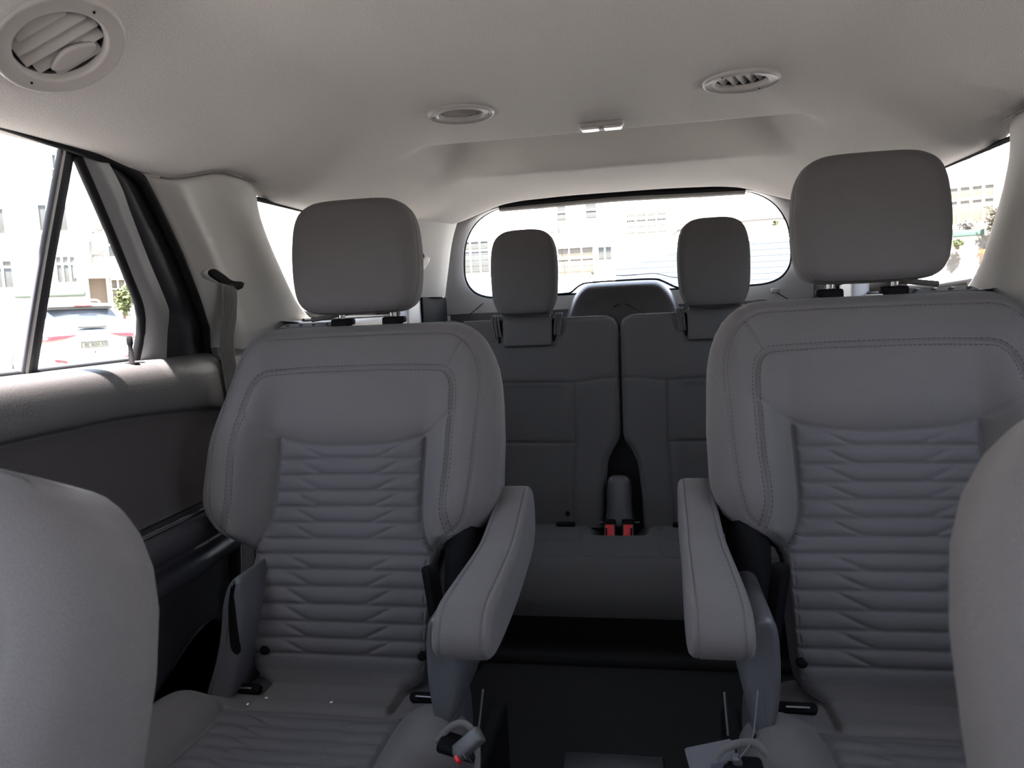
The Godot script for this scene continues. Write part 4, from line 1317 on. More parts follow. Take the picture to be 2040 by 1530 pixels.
# ------------------------------------------------------------------ belts, vents, lamp, tag
func vent(label: String, pos: Vector3, normal: Vector3, spin: float, r: float, big: bool) -> void:
	var o := thing("air_vent", label, "air vent", pos, "round overhead air vents")
	var y := -normal.normalized()                            # local -y faces the cabin
	var x := Vector3(0, 0, -1).cross(y).normalized()
	o.basis = Basis(x, y, x.cross(y)) * Basis(Vector3.UP, spin)
	var k := r / 0.06
	part(o, "rim", lathe([[r * 0.68, 0.010], [r * 0.69, -0.002], [r * 0.71, -0.0045], [r * 0.74, -0.005], [r * 0.90, -0.004], [r * 0.93, -0.0055], [r * 0.97, -0.005], [r, -0.001], [r, 0.008]], 64), M["vent plastic"])
	part(o, "bezel", lathe([[r * 0.685, 0.004], [r * 0.67, 0.006], [r * 0.67, 0.03]], 56), M["dark trim"])
	part(o, "duct", lathe([[r * 0.66, 0.006], [r * 0.66, 0.036], [0.0, 0.036]], 40), M["black plastic"])
	var n := 5
	for i in n:
		var t := -0.8 + 1.6 * i / (n - 1.0)
		var half := r * 0.655 * sqrt(maxf(0.05, 1.0 - t * t * 0.92))
		part(o, "vane", moved(rbox(Vector3(half * 2.0, 0.0022 * k, 0.017 * k), 0.001), at(0, 0.0085, t * r * 0.60, turn(-38, 0, 0))), M["vent plastic"])
	if big:
		part(o, "thumb_tab", moved(pillow(closed2(v2([-0.026, 0.004, 0.0, 0.016, 0.026, 0.004, 0.016, -0.006, -0.016, -0.006]), 30), [[0.002, 0.002], [0.0, 0.0], [0.0, -0.003]]), Transform3D(turn(90, 0, 0), Vector3(0.0, 0.001, -r * 0.40))), M["vent plastic"])
	for a in [0.35, 3.5]:
		part(o, "rim_dimple", moved(lathe([[0.0, -0.0003], [0.0014, -0.0003], [0.0014, 0.001]], 10), at(cos(a) * r * 0.82, -0.0053, sin(a) * r * 0.82)), M["black plastic"])

func build_fittings() -> void:
	vent("large round vent near the door window with its thumb tab", VENTS[0][0], Vector3(0.52, -0.85, 0.12), 0.25, VENTS[0][1], true)
	vent("round vent in the flat headliner on the belted chair's side", VENTS[1][0], Vector3(0.02, -1, 0), 0.5, VENTS[1][1], false)
	vent("round vent in the flat headliner above the tagged chair", VENTS[2][0], Vector3(-0.02, -1, 0), 1.2, VENTS[2][1], false)
	# dome lamp
	var lamp := thing("dome_lamp", "small slim lamp set in the headliner between the two vents", "lamp", Vector3(0.002, 1.2695, -1.51))
	part(lamp, "housing", moved(pillow(rrect(0.088, 0.036, 0.008), [[0.003, 0.008], [0.001, 0.006], [0.0, 0.002], [0.0, -0.004]]), Transform3D(turn(90, 0, 0), Vector3.ZERO)), M["vent plastic"])
	for g in [-0.022, 0.022]:
		part(lamp, "lens", moved(pillow(rrect(0.036, 0.028, 0.005), [[0.002, 0.004], [0.0, 0.002], [0.0, 0.0]]), Transform3D(turn(90, 0, 0), Vector3(g, -0.0075, 0))), M["lens"], "clear lamp lens")
	part(lamp, "switch", moved(rbox(Vector3(0.007, 0.005, 0.02), 0.0015), at(0, -0.009, 0)), M["vent plastic"])
	# second-row belt
	var belt := thing("seat_belt", "grey webbing seat belt hanging from the slot in the pale pillar", "seat belt")
	var path := cr(v3([-0.706, 0.990, -1.280, -0.694, 0.985, -1.281, -0.691, 0.975, -1.284, -0.704, 0.93, -1.298, -0.727, 0.86, -1.318, -0.729, 0.72, -1.335, -0.727, 0.56, -1.335, -0.716, 0.36, -1.29, -0.700, 0.10, -1.20]), 60)
	var web := []
	for i in path.size():
		var wz := 0.024
		var slope := Vector3(0, -0.004 * (1.0 - smooth(0.0, 0.3, i / 59.0)), -wz)
		var n := Vector3(0.0011, 0, 0)
		web.append(PackedVector3Array([path[i] - slope + n, path[i] + slope + n, path[i] + slope - n, path[i] - slope - n]))
	part(belt, "webbing", surf(web, true, true), M["webbing"])
	var ribs := []
	for g in [-0.018, -0.012, -0.006, 0.0, 0.006, 0.012, 0.018]:
		var q := PackedVector3Array()
		for i in range(2, 52): q.append(path[i] + Vector3(0.0012, 0, g))
		ribs.append(tube(q, 0.0008, 4, Vector3.RIGHT))
	for r in ribs: part(belt, "weave_rib", r, M["webbing"])
	part(belt, "stop_ring", moved(lathe([[0.011, -0.003], [0.015, -0.003], [0.016, 0.0], [0.015, 0.003], [0.011, 0.003], [0.010, 0.0]], 26), Transform3D(turn(0, 0, 80), Vector3(-0.719, 0.566, -1.345))), M["dark trim"])
	part(belt, "tongue", join([moved(rbox(Vector3(0.014, 0.05, 0.062), 0.005), at(-0.718, 0.535, -1.345)), moved(rbox(Vector3(0.004, 0.045, 0.03), 0.001), at(-0.715, 0.50, -1.335))]), M["black plastic"])
	# belt guide on the rear pillar
	var hook := thing("belt_guide", "small black and white belt guide on the rear corner pillar", "belt guide", Vector3(-0.652, 1.083, -2.335))
	part(hook, "guide_mouth", moved(pillow(closed2(v2([-0.022, 0.012, 0.0, 0.022, 0.022, 0.014, 0.022, -0.006, 0.0, -0.02, -0.02, -0.02]), 40), [[0.004, 0.016], [0.0, 0.012], [0.0, 0.0]]), at(0.006, 0.004, 0.0, turn(0, 40, 20))), M["black plastic"])
	part(hook, "guide_flap", moved(pillow(rrect(0.020, 0.046, 0.008), [[0.003, 0.014], [0.0, 0.011], [0.0, 0.0]]), at(0.026, -0.010, -0.006, turn(0, 40, -32))), M["lens"])
	# buckle beside the belted chair's cushion
	var b := thing("seat_belt_buckle", "dark buckle with a red button in a looped pocket beside a cushion", "buckle", Vector3(-0.152, 0.402, -0.80))
	var bt := turn(-42, -28, -34)
	part(b, "buckle_body", moved(rbox(Vector3(0.020, 0.042, 0.014), 0.004), at(0.006, 0.004, 0, bt)), M["door skin"])
	part(b, "release_button", moved(rbox(Vector3(0.009, 0.006, 0.009), 0.002), at(-0.004, -0.008, 0.012, bt)), M["buckle red"], "red release button")
	part(b, "body_seam", moved(rbox(Vector3(0.021, 0.002, 0.015), 0.0006), at(0.004, -0.004, 0.005, bt)), M["dark trim"])
	part(b, "pocket_loop", tube(cr(v3([-0.036, -0.004, -0.012, -0.024, 0.010, -0.018, -0.008, 0.018, -0.02, 0.006, 0.016, -0.015, 0.015, 0.004, -0.005, 0.017, -0.02, 0.005, 0.014, -0.055, 0.012]), 40), 0.0042, 10), M["seat cloth"])
	part(b, "pocket_floor", moved(rbox(Vector3(0.05, 0.012, 0.035), 0.005), at(-0.008, -0.006, -0.010, turn(0, 0, -15))), M["black plastic"])
	part(b, "pocket_cover", moved(rbox(Vector3(0.066, 0.10, 0.12), 0.026), at(-0.006, -0.066, 0.062, turn(0, 0, -22))), M["seat cloth"])
	# belt end strap on the floor beside it
	solo("anchor_strap", sweep(cr(v3([-0.115, 0.345, -0.78, -0.110, 0.350, -0.77, -0.108, 0.335, -0.755, -0.112, 0.26, -0.74]), 20), rrect(0.004, 0.022, 0.001, 2), Vector3.RIGHT), M["pale trim"], "pale grey strap end standing at the aisle foot of a chair", "strap")
	for k in 3: solo("lint_speck", moved(pillow(closed2(v2([-0.002, 0.0, 0.0, 0.0015, 0.003, 0.0005, 0.001, -0.0015]), 16), [[0.0003, 0.0008], [0.0, 0.0], [0.0, -0.0006]]), Transform3D(turn(-90, 40 * k, 0), Vector3([-0.505, -0.399, -0.524][k], 0.349, [-0.975, -0.972, -0.955][k]))), M["lens"], ["white lint speck near the outboard corner of the belted cushion", "white lint speck midway across the rear of the belted cushion", "lowest of the white lint specks, on the outboard side of the cushion"][k], "lint", "", "lint specks on a cushion")
	# tag with its pocket on the other chair
	var tg := thing("paper_tag", "grey paper tag with a dark printed square hung by a string", "tag", Vector3(0.141, 0.402, -0.80))
	part(tg, "card", moved(plate(rrect(0.056, 0.075, 0.003), 0.0, 0.0012, 0.0003), at(0, -0.02, 0, turn(-38, 10, 8))), M["tag card"])
	part(tg, "print", moved(plate(rrect(0.020, 0.034, 0.001), 0.0, 0.0003, 0.0001), at(0.006, -0.018, 0.0022, turn(-38, 10, 8))), M["tag print"])
	part(tg, "string", tube(cr(v3([0.024, 0.008, 0.0, 0.04, 0.02, -0.02, 0.052, 0.055, -0.06]), 16), 0.001, 5), M["shield plastic"])
	var b2 := thing("belt_pocket", "cloth belt pocket beside the tagged chair's cushion with a dark mouth", "belt pocket", Vector3(0.165, 0.395, -0.805))
	part(b2, "pocket_cover", moved(rbox(Vector3(0.08, 0.10, 0.12), 0.03), at(0.008, -0.068, 0.062, turn(0, 0, 12))), M["seat cloth"])
	part(b2, "pocket_loop", tube(cr(v3([-0.028, -0.02, 0.0, -0.022, 0.006, -0.012, -0.004, 0.014, -0.02, 0.020, 0.014, -0.025, 0.034, 0.004, -0.02]), 30), 0.005, 10), M["seat cloth"])
	part(b2, "mouth", moved(rbox(Vector3(0.046, 0.02, 0.03), 0.006), at(0.004, -0.008, -0.008)), M["black plastic"])
	part(b2, "buckle_tip", moved(rbox(Vector3(0.010, 0.020, 0.010), 0.003), at(-0.002, 0.004, -0.004, turn(20, 0, 15))), M["shield plastic"])

# ------------------------------------------------------------------ outdoors
func facing(az: float, dist: float) -> Transform3D:          # a frame square to a compass line from the cabin
	var a := deg_to_rad(az)
	return Transform3D(Basis(Vector3.UP, a), Vector3(0.073 - sin(a) * dist, 0.0, -cos(a) * dist))

func house_window(parent: Node, u0: float, v0: float, u1: float, v1: float, cols: int, split: float, z := 0.0, glass_mat := "house glass", bars := 0.06) -> void:
	# v0 top, v1 bottom; split: height share of the upper lights (0 = one light)
	var w := u1 - u0
	var h := v0 - v1
	var fr := [box(u0 + w / 2, v0 - bars / 2, z + 0.05, w, bars, 0.12), box(u0 + w / 2, v1 + bars / 2, z + 0.05, w, bars, 0.16), box(u0 + bars / 2, v1 + h / 2, z + 0.05, bars, h, 0.12), box(u1 - bars / 2, v1 + h / 2, z + 0.05, bars, h, 0.12)]
	for c in range(1, cols): fr.append(box(u0 + w * c / cols, v1 + h / 2, z + 0.05, bars * 1.2, h, 0.10))
	if split > 0.0: fr.append(box(u0 + w / 2, v0 - h * split, z + 0.05, w, bars * 1.2, 0.10))
	var f := part(parent, "window", join(fr), M["window frame white"])
	for c in cols:
		for r in (2 if split > 0.0 else 1):
			var top := v0 if r == 0 else v0 - h * split
			var bot := v1 if (r == 1 or split <= 0.0) else v0 - h * split
			var cw := w / cols
			part(f, "pane", box(u0 + cw * (c + 0.5), (top + bot) / 2, z + 0.012, cw - bars * 0.6, top - bot - bars * 0.6, 0.02), M[glass_mat])

func ac_unit(label: String, t: Transform3D, u: float, v: float, w: float, h: float) -> void:
	var o := thing("air_conditioner", label, "air conditioner", Vector3.ZERO, "wall-mounted air conditioner units")
	o.transform = t * at(u, v, 0.25)
	part(o, "casing", rbox(Vector3(w, h, 0.32), 0.02), M["unit casing"])
	part(o, "fan_grille", moved(lathe([[h * 0.36, 0.0], [h * 0.38, 0.02], [h * 0.34, 0.025], [h * 0.1, 0.02], [0.0, 0.02]], 24), Transform3D(turn(90, 0, 0), Vector3(w * 0.16, 0, 0.155))), M["unit dark"])
	for k in 3: part(o, "fan_ring", moved(lathe([[h * (0.10 + 0.09 * k), 0.0], [h * (0.12 + 0.09 * k), 0.012], [h * (0.14 + 0.09 * k), 0.0]], 24), Transform3D(turn(90, 0, 0), Vector3(w * 0.16, 0, 0.178))), M["unit casing"])
	part(o, "bracket", join([box(-w * 0.35, -h * 0.55, -0.05, 0.05, h * 0.16, 0.40), box(w * 0.35, -h * 0.55, -0.05, 0.05, h * 0.16, 0.40)]), M["unit dark"])

func leafy(n: String, label: String, cate: String, t: Transform3D, r: Vector3, count: int, leaf: String, seed_of: int, stem_h := 0.0, leaf_size := 0.1) -> void:
	var o := thing(n, label, cate)
	o.transform = t
	var rng := RandomNumberGenerator.new()
	rng.seed = seed_of
	var v := PackedVector3Array()
	var idx := PackedInt32Array()
	for i in count:
		var d := Vector3(rng.randfn(), rng.randfn(), rng.randfn()).normalized() * pow(rng.randf(), 0.4)
		var lump := 0.75 + 0.3 * sin(d.x * 5.0 + seed_of) * cos(d.y * 4.0 + d.z * 3.0)
		var c := Vector3(d.x * r.x, d.y * r.y, d.z * r.z) * lump + Vector3(0, r.y + stem_h, 0)
		var b := Basis.from_euler(Vector3(rng.randf() * TAU, rng.randf() * TAU, rng.randf() * TAU))
		var s := leaf_size * rng.randf_range(0.6, 1.2)
		var k := v.size()
		for q in [Vector3(-s, 0, 0), Vector3(0, s * 0.45, s * 0.1), Vector3(s, 0, 0), Vector3(0, -s * 0.45, s * 0.1)]: v.append(c + b * q)
		idx.append_array([k, k + 1, k + 2, k, k + 2, k + 3])
	part(o, "foliage", finish(v, idx, PackedVector2Array(), true), M[leaf]).set_meta("kind", "stuff")
	var st := []
	for k in 5: st.append(tube(cr(PackedVector3Array([Vector3(0.03 * k - 0.06, 0, 0), Vector3(rng.randf_range(-0.3, 0.3) * r.x, stem_h + r.y * 0.6, 0.1 * r.z), Vector3(rng.randf_range(-0.7, 0.7) * r.x, stem_h + r.y * 1.5, 0)]), 8), 0.03, 6, Vector3.BACK))
	part(o, "stem", join(st), M["bark"])

func make_car(label: String, t: Transform3D, with_plate: bool) -> void:
	var o := thing("parked_car", label, "car", Vector3.ZERO, "")
	o.transform = t
	# body sections from tail (z = 0) to nose
	var ring := func(z: float, w: float, y0: float, y1: float, r: float) -> PackedVector3Array:
		var p := PackedVector3Array()
		for q in rrect(w * 2.0, y1 - y0, minf(r, (y1 - y0) * 0.49), 6): p.append(Vector3(q.x, (y0 + y1) / 2 + q.y, z))
		p.append(p[0])
		return p
	var secs := []
	for e in [[0.034, 0.02, 0.62, 0.66, 0.01], [0.03, 0.30, 0.55, 0.75, 0.1], [0.02, 0.62, 0.46, 0.90, 0.16], [-0.02, 0.80, 0.40, 1.06, 0.2], [-0.12, 0.90, 0.36, 1.10, 0.22], [-0.4, 0.955, 0.34, 1.12, 0.22], [-1.2, 0.965, 0.30, 1.10, 0.2], [-2.6, 0.96, 0.30, 1.06, 0.2], [-3.6, 0.955, 0.32, 1.02, 0.22], [-4.4, 0.93, 0.34, 0.96, 0.24], [-4.75, 0.85, 0.38, 0.86, 0.2], [-4.92, 0.6, 0.46, 0.74, 0.12], [-4.95, 0.3, 0.52, 0.66, 0.06]]:
		secs.append(ring.call(e[0], e[1], e[2], e[3], e[4]))
	part(o, "body", loft_rows(secs, 60), M["car paint"])
	# glasshouse
	var top := func(z: float, wb: float, wt: float, y1: float) -> PackedVector3Array:
		var p := PackedVector3Array()
		for q in [[-wb, 0.98], [-wb * 0.985, 1.04], [-lerpf(wb, wt, 0.5), lerpf(1.0, y1, 0.55)], [-wt, y1 - 0.06], [-wt * 0.86, y1 - 0.012], [-wt * 0.4, y1], [wt * 0.4, y1], [wt * 0.86, y1 - 0.012], [wt, y1 - 0.06], [lerpf(wb, wt, 0.5), lerpf(1.0, y1, 0.55)], [wb * 0.985, 1.04], [wb, 0.98]]: p.append(Vector3(q[0], q[1], z))
		return cr(p, 44)
	var gs := []
	for e in [[-0.10, 0.86, 0.80, 1.09], [-0.22, 0.88, 0.76, 1.22], [-0.42, 0.90, 0.72, 1.46], [-0.52, 0.91, 0.70, 1.60], [-0.62, 0.91, 0.69, 1.645], [-1.0, 0.92, 0.68, 1.685], [-1.7, 0.925, 0.67, 1.70], [-2.4, 0.92, 0.66, 1.66], [-2.8, 0.915, 0.67, 1.55], [-3.3, 0.90, 0.74, 1.27], [-3.65, 0.88, 0.84, 1.02]]:
		gs.append(top.call(e[0], e[1], e[2], e[3]))
	part(o, "cabin_roof", loft_rows(gs, 50), M["car paint"])
	# tail glass under its spoiler
	var rw := []
	for e in [[1.12, -0.085, 0.60, 0.02], [1.17, -0.135, 0.74, 0.0], [1.30, -0.255, 0.72, 0.0], [1.44, -0.375, 0.70, 0.0], [1.53, -0.44, 0.66, 0.0]]:
		var p := PackedVector3Array()
		for k in 9:
			var x: float = lerpf(-1, 1, k / 8.0)
			p.append(Vector3(x * e[2], e[0] + 0.02 * (1.0 - x * x) * (1 if e[0] > 1.4 else -1), e[1] + 0.03 - 0.07 * x * x))
		rw.append(p)
	part(o, "tail_glass", loft_rows(rw, 12), M["car glass"])
	part(o, "spoiler", join([moved(rbox(Vector3(1.36, 0.045, 0.36), 0.02), at(0, 1.60, -0.47, turn(-6, 0, 0)))]), M["car paint"])
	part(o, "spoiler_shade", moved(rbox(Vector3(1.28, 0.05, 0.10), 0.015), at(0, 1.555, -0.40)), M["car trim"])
	part(o, "brake_lamp", moved(rbox(Vector3(0.36, 0.028, 0.02), 0.008), at(0, 1.60, -0.275)), M["lamp red"])
	part(o, "rear_wiper", moved(pillow(closed2(v2([-0.30, 0.0, -0.1, 0.035, 0.2, 0.03, 0.28, 0.0, 0.2, -0.02, -0.2, -0.02]), 36), [[0.01, 0.03], [0.0, 0.02], [0.0, 0.0]]), at(0.05, 1.15, -0.06, turn(-45, 0, 0))), M["car trim"])
	# side glass, pillars left between the lights
	for s in [-1.0, 1.0]:
		for g in [[-0.62, -0.95, 1.10, 1.10, 1.44, 1.52], [-1.02, -1.95, 1.10, 1.09, 1.53, 1.56], [-2.05, -3.0, 1.09, 1.08, 1.56, 1.36]]:
			var q := func(z: float, y: float) -> Vector3: return Vector3(s * (lerpf(0.918, 0.70, clampf((y - 1.0) / 0.66, 0, 1)) + 0.012), y, z)
			part(o, "side_glass", surf([PackedVector3Array([q.call(g[0], g[2]), q.call((g[0] + g[1]) / 2, (g[2] + g[3]) / 2), q.call(g[1], g[3])]), PackedVector3Array([q.call(g[0] - 0.03, lerpf(g[2], g[4], 0.5)), q.call((g[0] + g[1]) / 2, (g[2] + g[3] + g[4] + g[5]) / 4), q.call(g[1], lerpf(g[3], g[5], 0.5))]), PackedVector3Array([q.call(g[0] - 0.10, g[4]), q.call((g[0] + g[1]) / 2, (g[4] + g[5]) / 2), q.call(g[1], g[5])])]), M["car glass"])
		part(o, "roof_rail", tube(cr(v3([s * 0.60, 1.66, -0.75, s * 0.60, 1.735, -0.9, s * 0.59, 1.755, -1.6, s * 0.58, 1.725, -2.3, s * 0.58, 1.66, -2.45]), 20), 0.022, 8), M["car trim"])
		# tail lamp wrapping the corner
		var hi := cr(v3([s * 0.975, 0.985, -0.60, s * 0.965, 0.995, -0.25, s * 0.885, 1.005, -0.065, s * 0.62, 1.01, 0.0, s * 0.30, 1.02, 0.03]), 20)
		var lo := cr(v3([s * 0.975, 0.955, -0.60, s * 0.975, 0.90, -0.25, s * 0.905, 0.865, -0.055, s * 0.62, 0.91, 0.025, s * 0.32, 0.99, 0.035]), 20)
		var mid := PackedVector3Array()
		for k in 20: mid.append(hi[k].lerp(lo[k], 0.68) + Vector3(s * 0.012, 0, 0.012))
		var out1 := PackedVector3Array()
		for k in 20: out1.append(hi[k] + Vector3(s * 0.006, 0, 0.008))
		part(o, "tail_lamp", surf([hi, out1, mid]), M["lamp red"])
		part(o, "indicator_lamp", surf([mid, lo]), M["lamp clear"])
		part(o, "reflector", moved(rbox(Vector3(0.22, 0.06, 0.03), 0.012), at(s * 0.68, 0.50, 0.03, turn(0, s * 20, s * 14))), M["lamp red"])
	part(o, "bumper_trim", moved(rbox(Vector3(1.5, 0.16, 0.10), 0.04), at(0, 0.40, 0.02)), M["car trim"])
	for s in [-1.0, 1.0]:
		for z in [-1.0, -3.85]:
			var wl := part(o, "wheel", moved(lathe([[0.22, -0.11], [0.34, -0.11], [0.375, -0.08], [0.38, 0.0], [0.375, 0.08], [0.34, 0.11], [0.25, 0.115]], 36), Transform3D(turn(0, 0, -90 * s), Vector3(s * 0.875, 0.38, z))), M["tyre"])
			var spokes := [moved(lathe([[0.255, 0.10], [0.24, 0.118], [0.225, 0.10], [0.225, 0.0]], 36), Transform3D(turn(0, 0, -90 * s), Vector3(s * 0.875, 0.38, z))), moved(lathe([[0.06, 0.0], [0.06, 0.10], [0.0, 0.105]], 20), Transform3D(turn(0, 0, -90 * s), Vector3(s * 0.875, 0.38, z)))]
			for k in 10: spokes.append(moved(rbox(Vector3(0.03, 0.22, 0.03), 0.008), Transform3D(Basis(Vector3.RIGHT, TAU * k / 10.0), Vector3(s * 0.965, 0.38, z)) * at(0, 0.135, 0)))
			part(wl, "alloy_rim", join(spokes), M["rim alloy"])
			part(o, "wheel_arch", moved(lathe([[0.40, 0.0], [0.455, 0.0], [0.455, 0.10], [0.40, 0.10]], 36), Transform3D(turn(0, 0, -90 * s), Vector3(s * 0.88, 0.38, z))), M["car trim"])
	if with_plate:
		var pl := part(o, "number_plate", moved(plate(rrect(0.52, 0.115, 0.012), 0, 0.012, 0.003), at(0.0, 0.80, 0.032)), M["plate yellow"], "pale number plate with dark characters")
		var tm := TextMesh.new()
		tm.text = "BE 3634 AO"
		tm.font_size = 16
		tm.pixel_size = 0.0052
		tm.depth = 0.002
		var tmi := MeshInstance3D.new()
		tmi.name = "plate_lettering"
		tmi.mesh = tm
		tmi.material_override = M["plate ink"]
		tmi.position = Vector3(0.02, 0.80, 0.047)
		pl.add_child(tmi, true)
		var fr := []
		for e in [[0, 0.065, 0.55, 0.016], [0, -0.065, 0.55, 0.016], [0.268, 0, 0.016, 0.14], [-0.268, 0, 0.016, 0.14]]: fr.append(moved(rbox(Vector3(e[2], e[3], 0.02), 0.004), at(e[0], 0.80 + e[1], 0.042)))
		part(pl, "plate_frame", join(fr), M["car trim"])

func build_outdoors() -> void:
	solo("ground", box(0, GROUND - 0.05, -20, 160, 0.1, 160), M["asphalt"], "pale sunlit asphalt of the parking yard", "ground", "structure")
	# --- clipped evergreen hedge the car is parked up against
	for k in 3: leafy("hedge", ["middle stretch of the dark clipped hedge ahead of the bonnet", "stretch of dark clipped hedge ahead, towards the door-window side", "stretch of dark clipped hedge ahead, towards the flower-box side"][k], "hedge", at([0.0, -4.7, 4.7][k], GROUND, 4.6), Vector3(2.1, 0.95, 0.9), 7500, "hedge leaf", 21 + k, 0.0, 0.24)
	# --- house seen past the door window
	var t := facing(41, 44)
	var h := thing("apartment_building", "white rendered building with a stepped corner, canopy and wall units", "building")
	h.transform = t
	part(h, "wall", join([box(-8.5, 6, -4, 19.2, 13, 8), box(7.0, 6, -5.0, 12.0, 13, 8)]), M["render white"])
	house_window(h, -0.81, 7.08, 0.51, 5.69, 3, 0.0)
	house_window(h, -2.9, 6.85, -2.14, 5.52, 2, 0.0)
	house_window(h, -2.95, 4.34, -2.05, 2.91, 2, 0.25)
	house_window(h, -0.29, 4.54, 0.65, 3.11, 3, 0.3)
	house_window(h, 2.14, 5.86, 2.62, 4.47, 1, 0.5, -1.0)
	house_window(h, 2.12, 3.38, 3.2, 2.0, 3, 0.4, -1.0, "house glass warm")
	house_window(h, -5.6, 7.0, -4.2, 5.6, 3, 0.0)
	house_window(h, -5.6, 4.4, -4.2, 3.0, 3, 0.3)
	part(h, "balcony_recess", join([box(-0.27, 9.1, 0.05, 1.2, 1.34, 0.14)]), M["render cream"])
	house_window(h, 0.02, 9.55, 0.30, 8.75, 1, 0.0, 0.1)
	part(h, "sill", join([box(-0.15, 8.36, 0.1, 1.7, 0.10, 0.3), box(-0.15, 5.64, 0.1, 1.6, 0.08, 0.24), box(0.18, 3.06, 0.1, 1.2, 0.08, 0.24)]), M["render white"])
	part(h, "canopy", box(1.85, 3.72, 0.0, 2.7, 0.62, 2.2), M["render white"])
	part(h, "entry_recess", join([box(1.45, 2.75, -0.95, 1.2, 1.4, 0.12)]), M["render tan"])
	part(h, "entry_column", box(2.0, 2.3, -0.7, 0.14, 2.9, 0.14), M["render white"])
	part(h, "green_ledge", box(-0.6, 2.58, 1.2, 3.0, 0.36, 1.0, 0.1), M["awning pale"])
	ac_unit("small upper wall unit on the stepped corner of the white building", t * at(0, 0, -0.8), 1.76, 6.03, 0.56, 0.50)
	ac_unit("largest wall unit, in the middle of the three on the white building", t * at(0, 0, -0.8), 1.68, 4.95, 0.70, 0.68)
	ac_unit("lowest of the three wall units, just above the canopy", t * at(0, 0, -0.8), 1.68, 4.27, 0.62, 0.44)
	leafy("shrub", "bright green shrub beside the canopy of the white building", "shrub", t * at(2.5, 1.2, 1.5), Vector3(0.55, 0.95, 0.5), 900, "leaf", 3, 0.0, 0.12)
	# --- parked cars
	var a := deg_to_rad(42.0)
	var f := facing(42, 17.5)
	make_car("white parked car with red tail lamps, seen through the door window", Transform3D(Basis(Vector3.UP, a + deg_to_rad(24)), f * Vector3(0.72, GROUND, 0.0)), true)
	make_car("white car just beyond the tail of the one in the door window", Transform3D(Basis(Vector3.UP, a + deg_to_rad(60)), f * Vector3(5.6, GROUND, -4.6)), false)
	make_car("large white car standing crosswise behind the tailgate glass", Transform3D(Basis(Vector3.UP, PI / 2) * Basis.from_scale(Vector3.ONE * 1.12), Vector3(3.15, GROUND, -9.0)), false)
	# --- house behind the tailgate
	var r := facing(0, 50)
	var g := thing("office_building", "white rendered building with a barred window behind the tailgate glass", "building")
	g.transform = r
	part(g, "wall", box(2, 6, -4, 40, 13.5, 8), M["render white"])
	house_window(g, -5.55, 7.68, -4.83, 6.31, 1, 0.5)
	house_window(g, -3.64, 7.67, -2.80, 6.37, 1, 0.5)
	house_window(g, -5.6, 4.67, -3.12, 2.77, 3, 0.4, 0.0, "house glass warm")
	house_window(g, -2.9, 4.6, -1.9, 3.6, 2, 0.0)
	house_window(g, -12.2, 5.5, -10.2, 3.2, 3, 0.3)
	house_window(g, -0.98, 6.61, 1.69, 4.85, 4, 0.0, 0.0, "house glass pale")
	for k in 18: part(g, "window_bar", box(-0.92 + 0.152 * k, 5.7, 0.22, 0.035, 1.9, 0.035), M["grille steel"])
	part(g, "bar_rail", join([box(0.35, 6.45, 0.22, 2.8, 0.05, 0.05), box(0.35, 5.0, 0.22, 2.8, 0.05, 0.05)]), M["grille steel"])
	part(g, "drain_pipe", tube(PackedVector3Array([Vector3(-2.62, 9, 0.12), Vector3(-2.62, 5.7, 0.12)]), 0.06, 8, Vector3.BACK), M["grille steel"])
	part(g, "ledge", join([box(-4, 4.86, 0.15, 9, 0.14, 0.4)]), M["render white"])
	ac_unit("wall unit under the upper window behind the tailgate glass", r, -5.63, 5.94, 0.70, 0.44)
	leafy("hedge_bush", "pale hedge at the foot of the building behind the tailgate glass", "bush", r * at(-1.9, GROUND, 4.0), Vector3(1.6, 1.0, 0.6), 700, "leaf grey", 5, 1.65, 0.14)
	leafy("small_tree", "yellow-green sprig above the roof of the car behind", "tree", r * at(7.9, 4.2, 3.0), Vector3(0.35, 0.6, 0.3), 200, "leaf", 8, 0.2, 0.12)
	# --- house past the quarter window
	var q := facing(-22, 40)
	var k := thing("villa", "white rendered house with a four-light window above a flower box", "building")
	k.transform = q
	part(k, "wall", box(0, 6, -4, 16, 13, 8), M["render white"])
	house_window(k, -1.22, 5.41, 0.66, 3.60, 4, 0.35, 0.0, "house glass warm", 0.08)
	part(k, "sill", box(-0.28, 3.52, 0.15, 2.1, 0.12, 0.4), M["render white"])
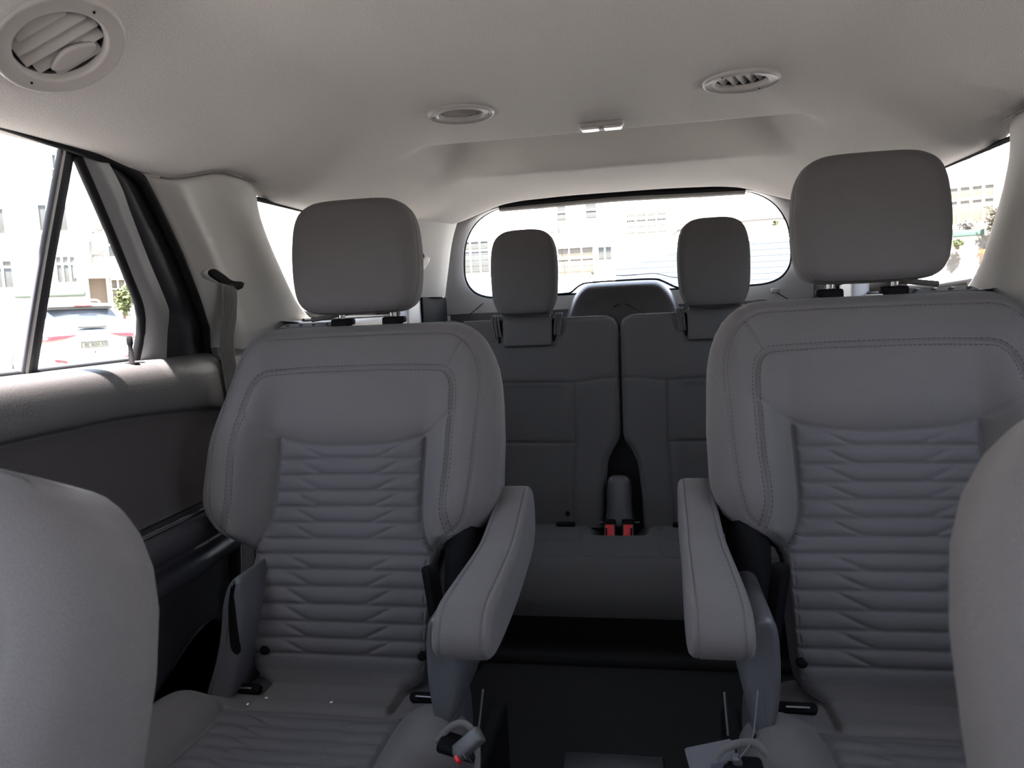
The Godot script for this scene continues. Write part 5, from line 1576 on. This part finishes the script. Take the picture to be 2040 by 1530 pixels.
	part(k, "balcony_rail", join([box(0.1, 7.0, 0.5, 1.5, 0.05, 0.05), box(0.1, 6.75, 0.5, 1.5, 0.05, 0.05), box(0.1, 6.50, 0.5, 1.5, 0.05, 0.05), box(-0.5, 6.7, 0.5, 0.05, 0.6, 0.05), box(0.1, 6.7, 0.5, 0.05, 0.6, 0.05), box(0.75, 6.7, 0.5, 0.05, 0.6, 0.05)]), M["grille steel"])
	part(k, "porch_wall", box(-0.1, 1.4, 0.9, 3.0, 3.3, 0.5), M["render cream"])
	var fb := thing("flower_box", "teal flower box under the four-light window", "flower box")
	fb.transform = q * at(-0.35, 3.20, 0.9)
	part(fb, "trough", rbox(Vector3(1.2, 0.28, 0.5), 0.04), M["awning green"])
	leafy("flower_clump", "white blossoms growing out of the teal flower box", "flowers", q * at(-0.4, 3.28, 1.0), Vector3(0.5, 0.28, 0.25), 260, "petal", 11, 0.0, 0.10)
	leafy("tall_shrub", "tall sparse grey-green shrub beside the teal flower box", "shrub", q * at(0.55, 2.3, 1.7), Vector3(0.5, 1.05, 0.45), 420, "leaf grey", 14, 0.2, 0.10)
	leafy("low_plant", "low yellow-green plant below the teal flower box", "plant", q * at(-0.75, 2.5, 1.6), Vector3(0.28, 0.25, 0.25), 160, "leaf", 17, 0.0, 0.09)
	var wl := thing("wall_lamp", "small lit wall lamp on the porch below the flower box", "lamp")
	wl.transform = q * at(0.33, 2.42, 1.25)
	part(wl, "bracket", join([box(0, 0.04, 0, 0.22, 0.05, 0.2), box(0, 0.0, -0.08, 0.06, 0.2, 0.05)]), M["unit dark"])
	part(wl, "bulb", moved(rbox(Vector3(0.16, 0.14, 0.14), 0.05), at(0, -0.06, 0.02)), M["wall lamp glow"])
	var ol := OmniLight3D.new()
	ol.name = "wall_lamp_light"
	ol.light_color = Color(1.0, 0.66, 0.28)
	ol.light_energy = 0.12
	ol.omni_range = 8.0
	ol.omni_attenuation = 2.0
	ol.light_size = 0.06
	ol.shadow_enabled = true
	ol.position = Vector3(0, -0.06, 0.02)
	wl.add_child(ol)
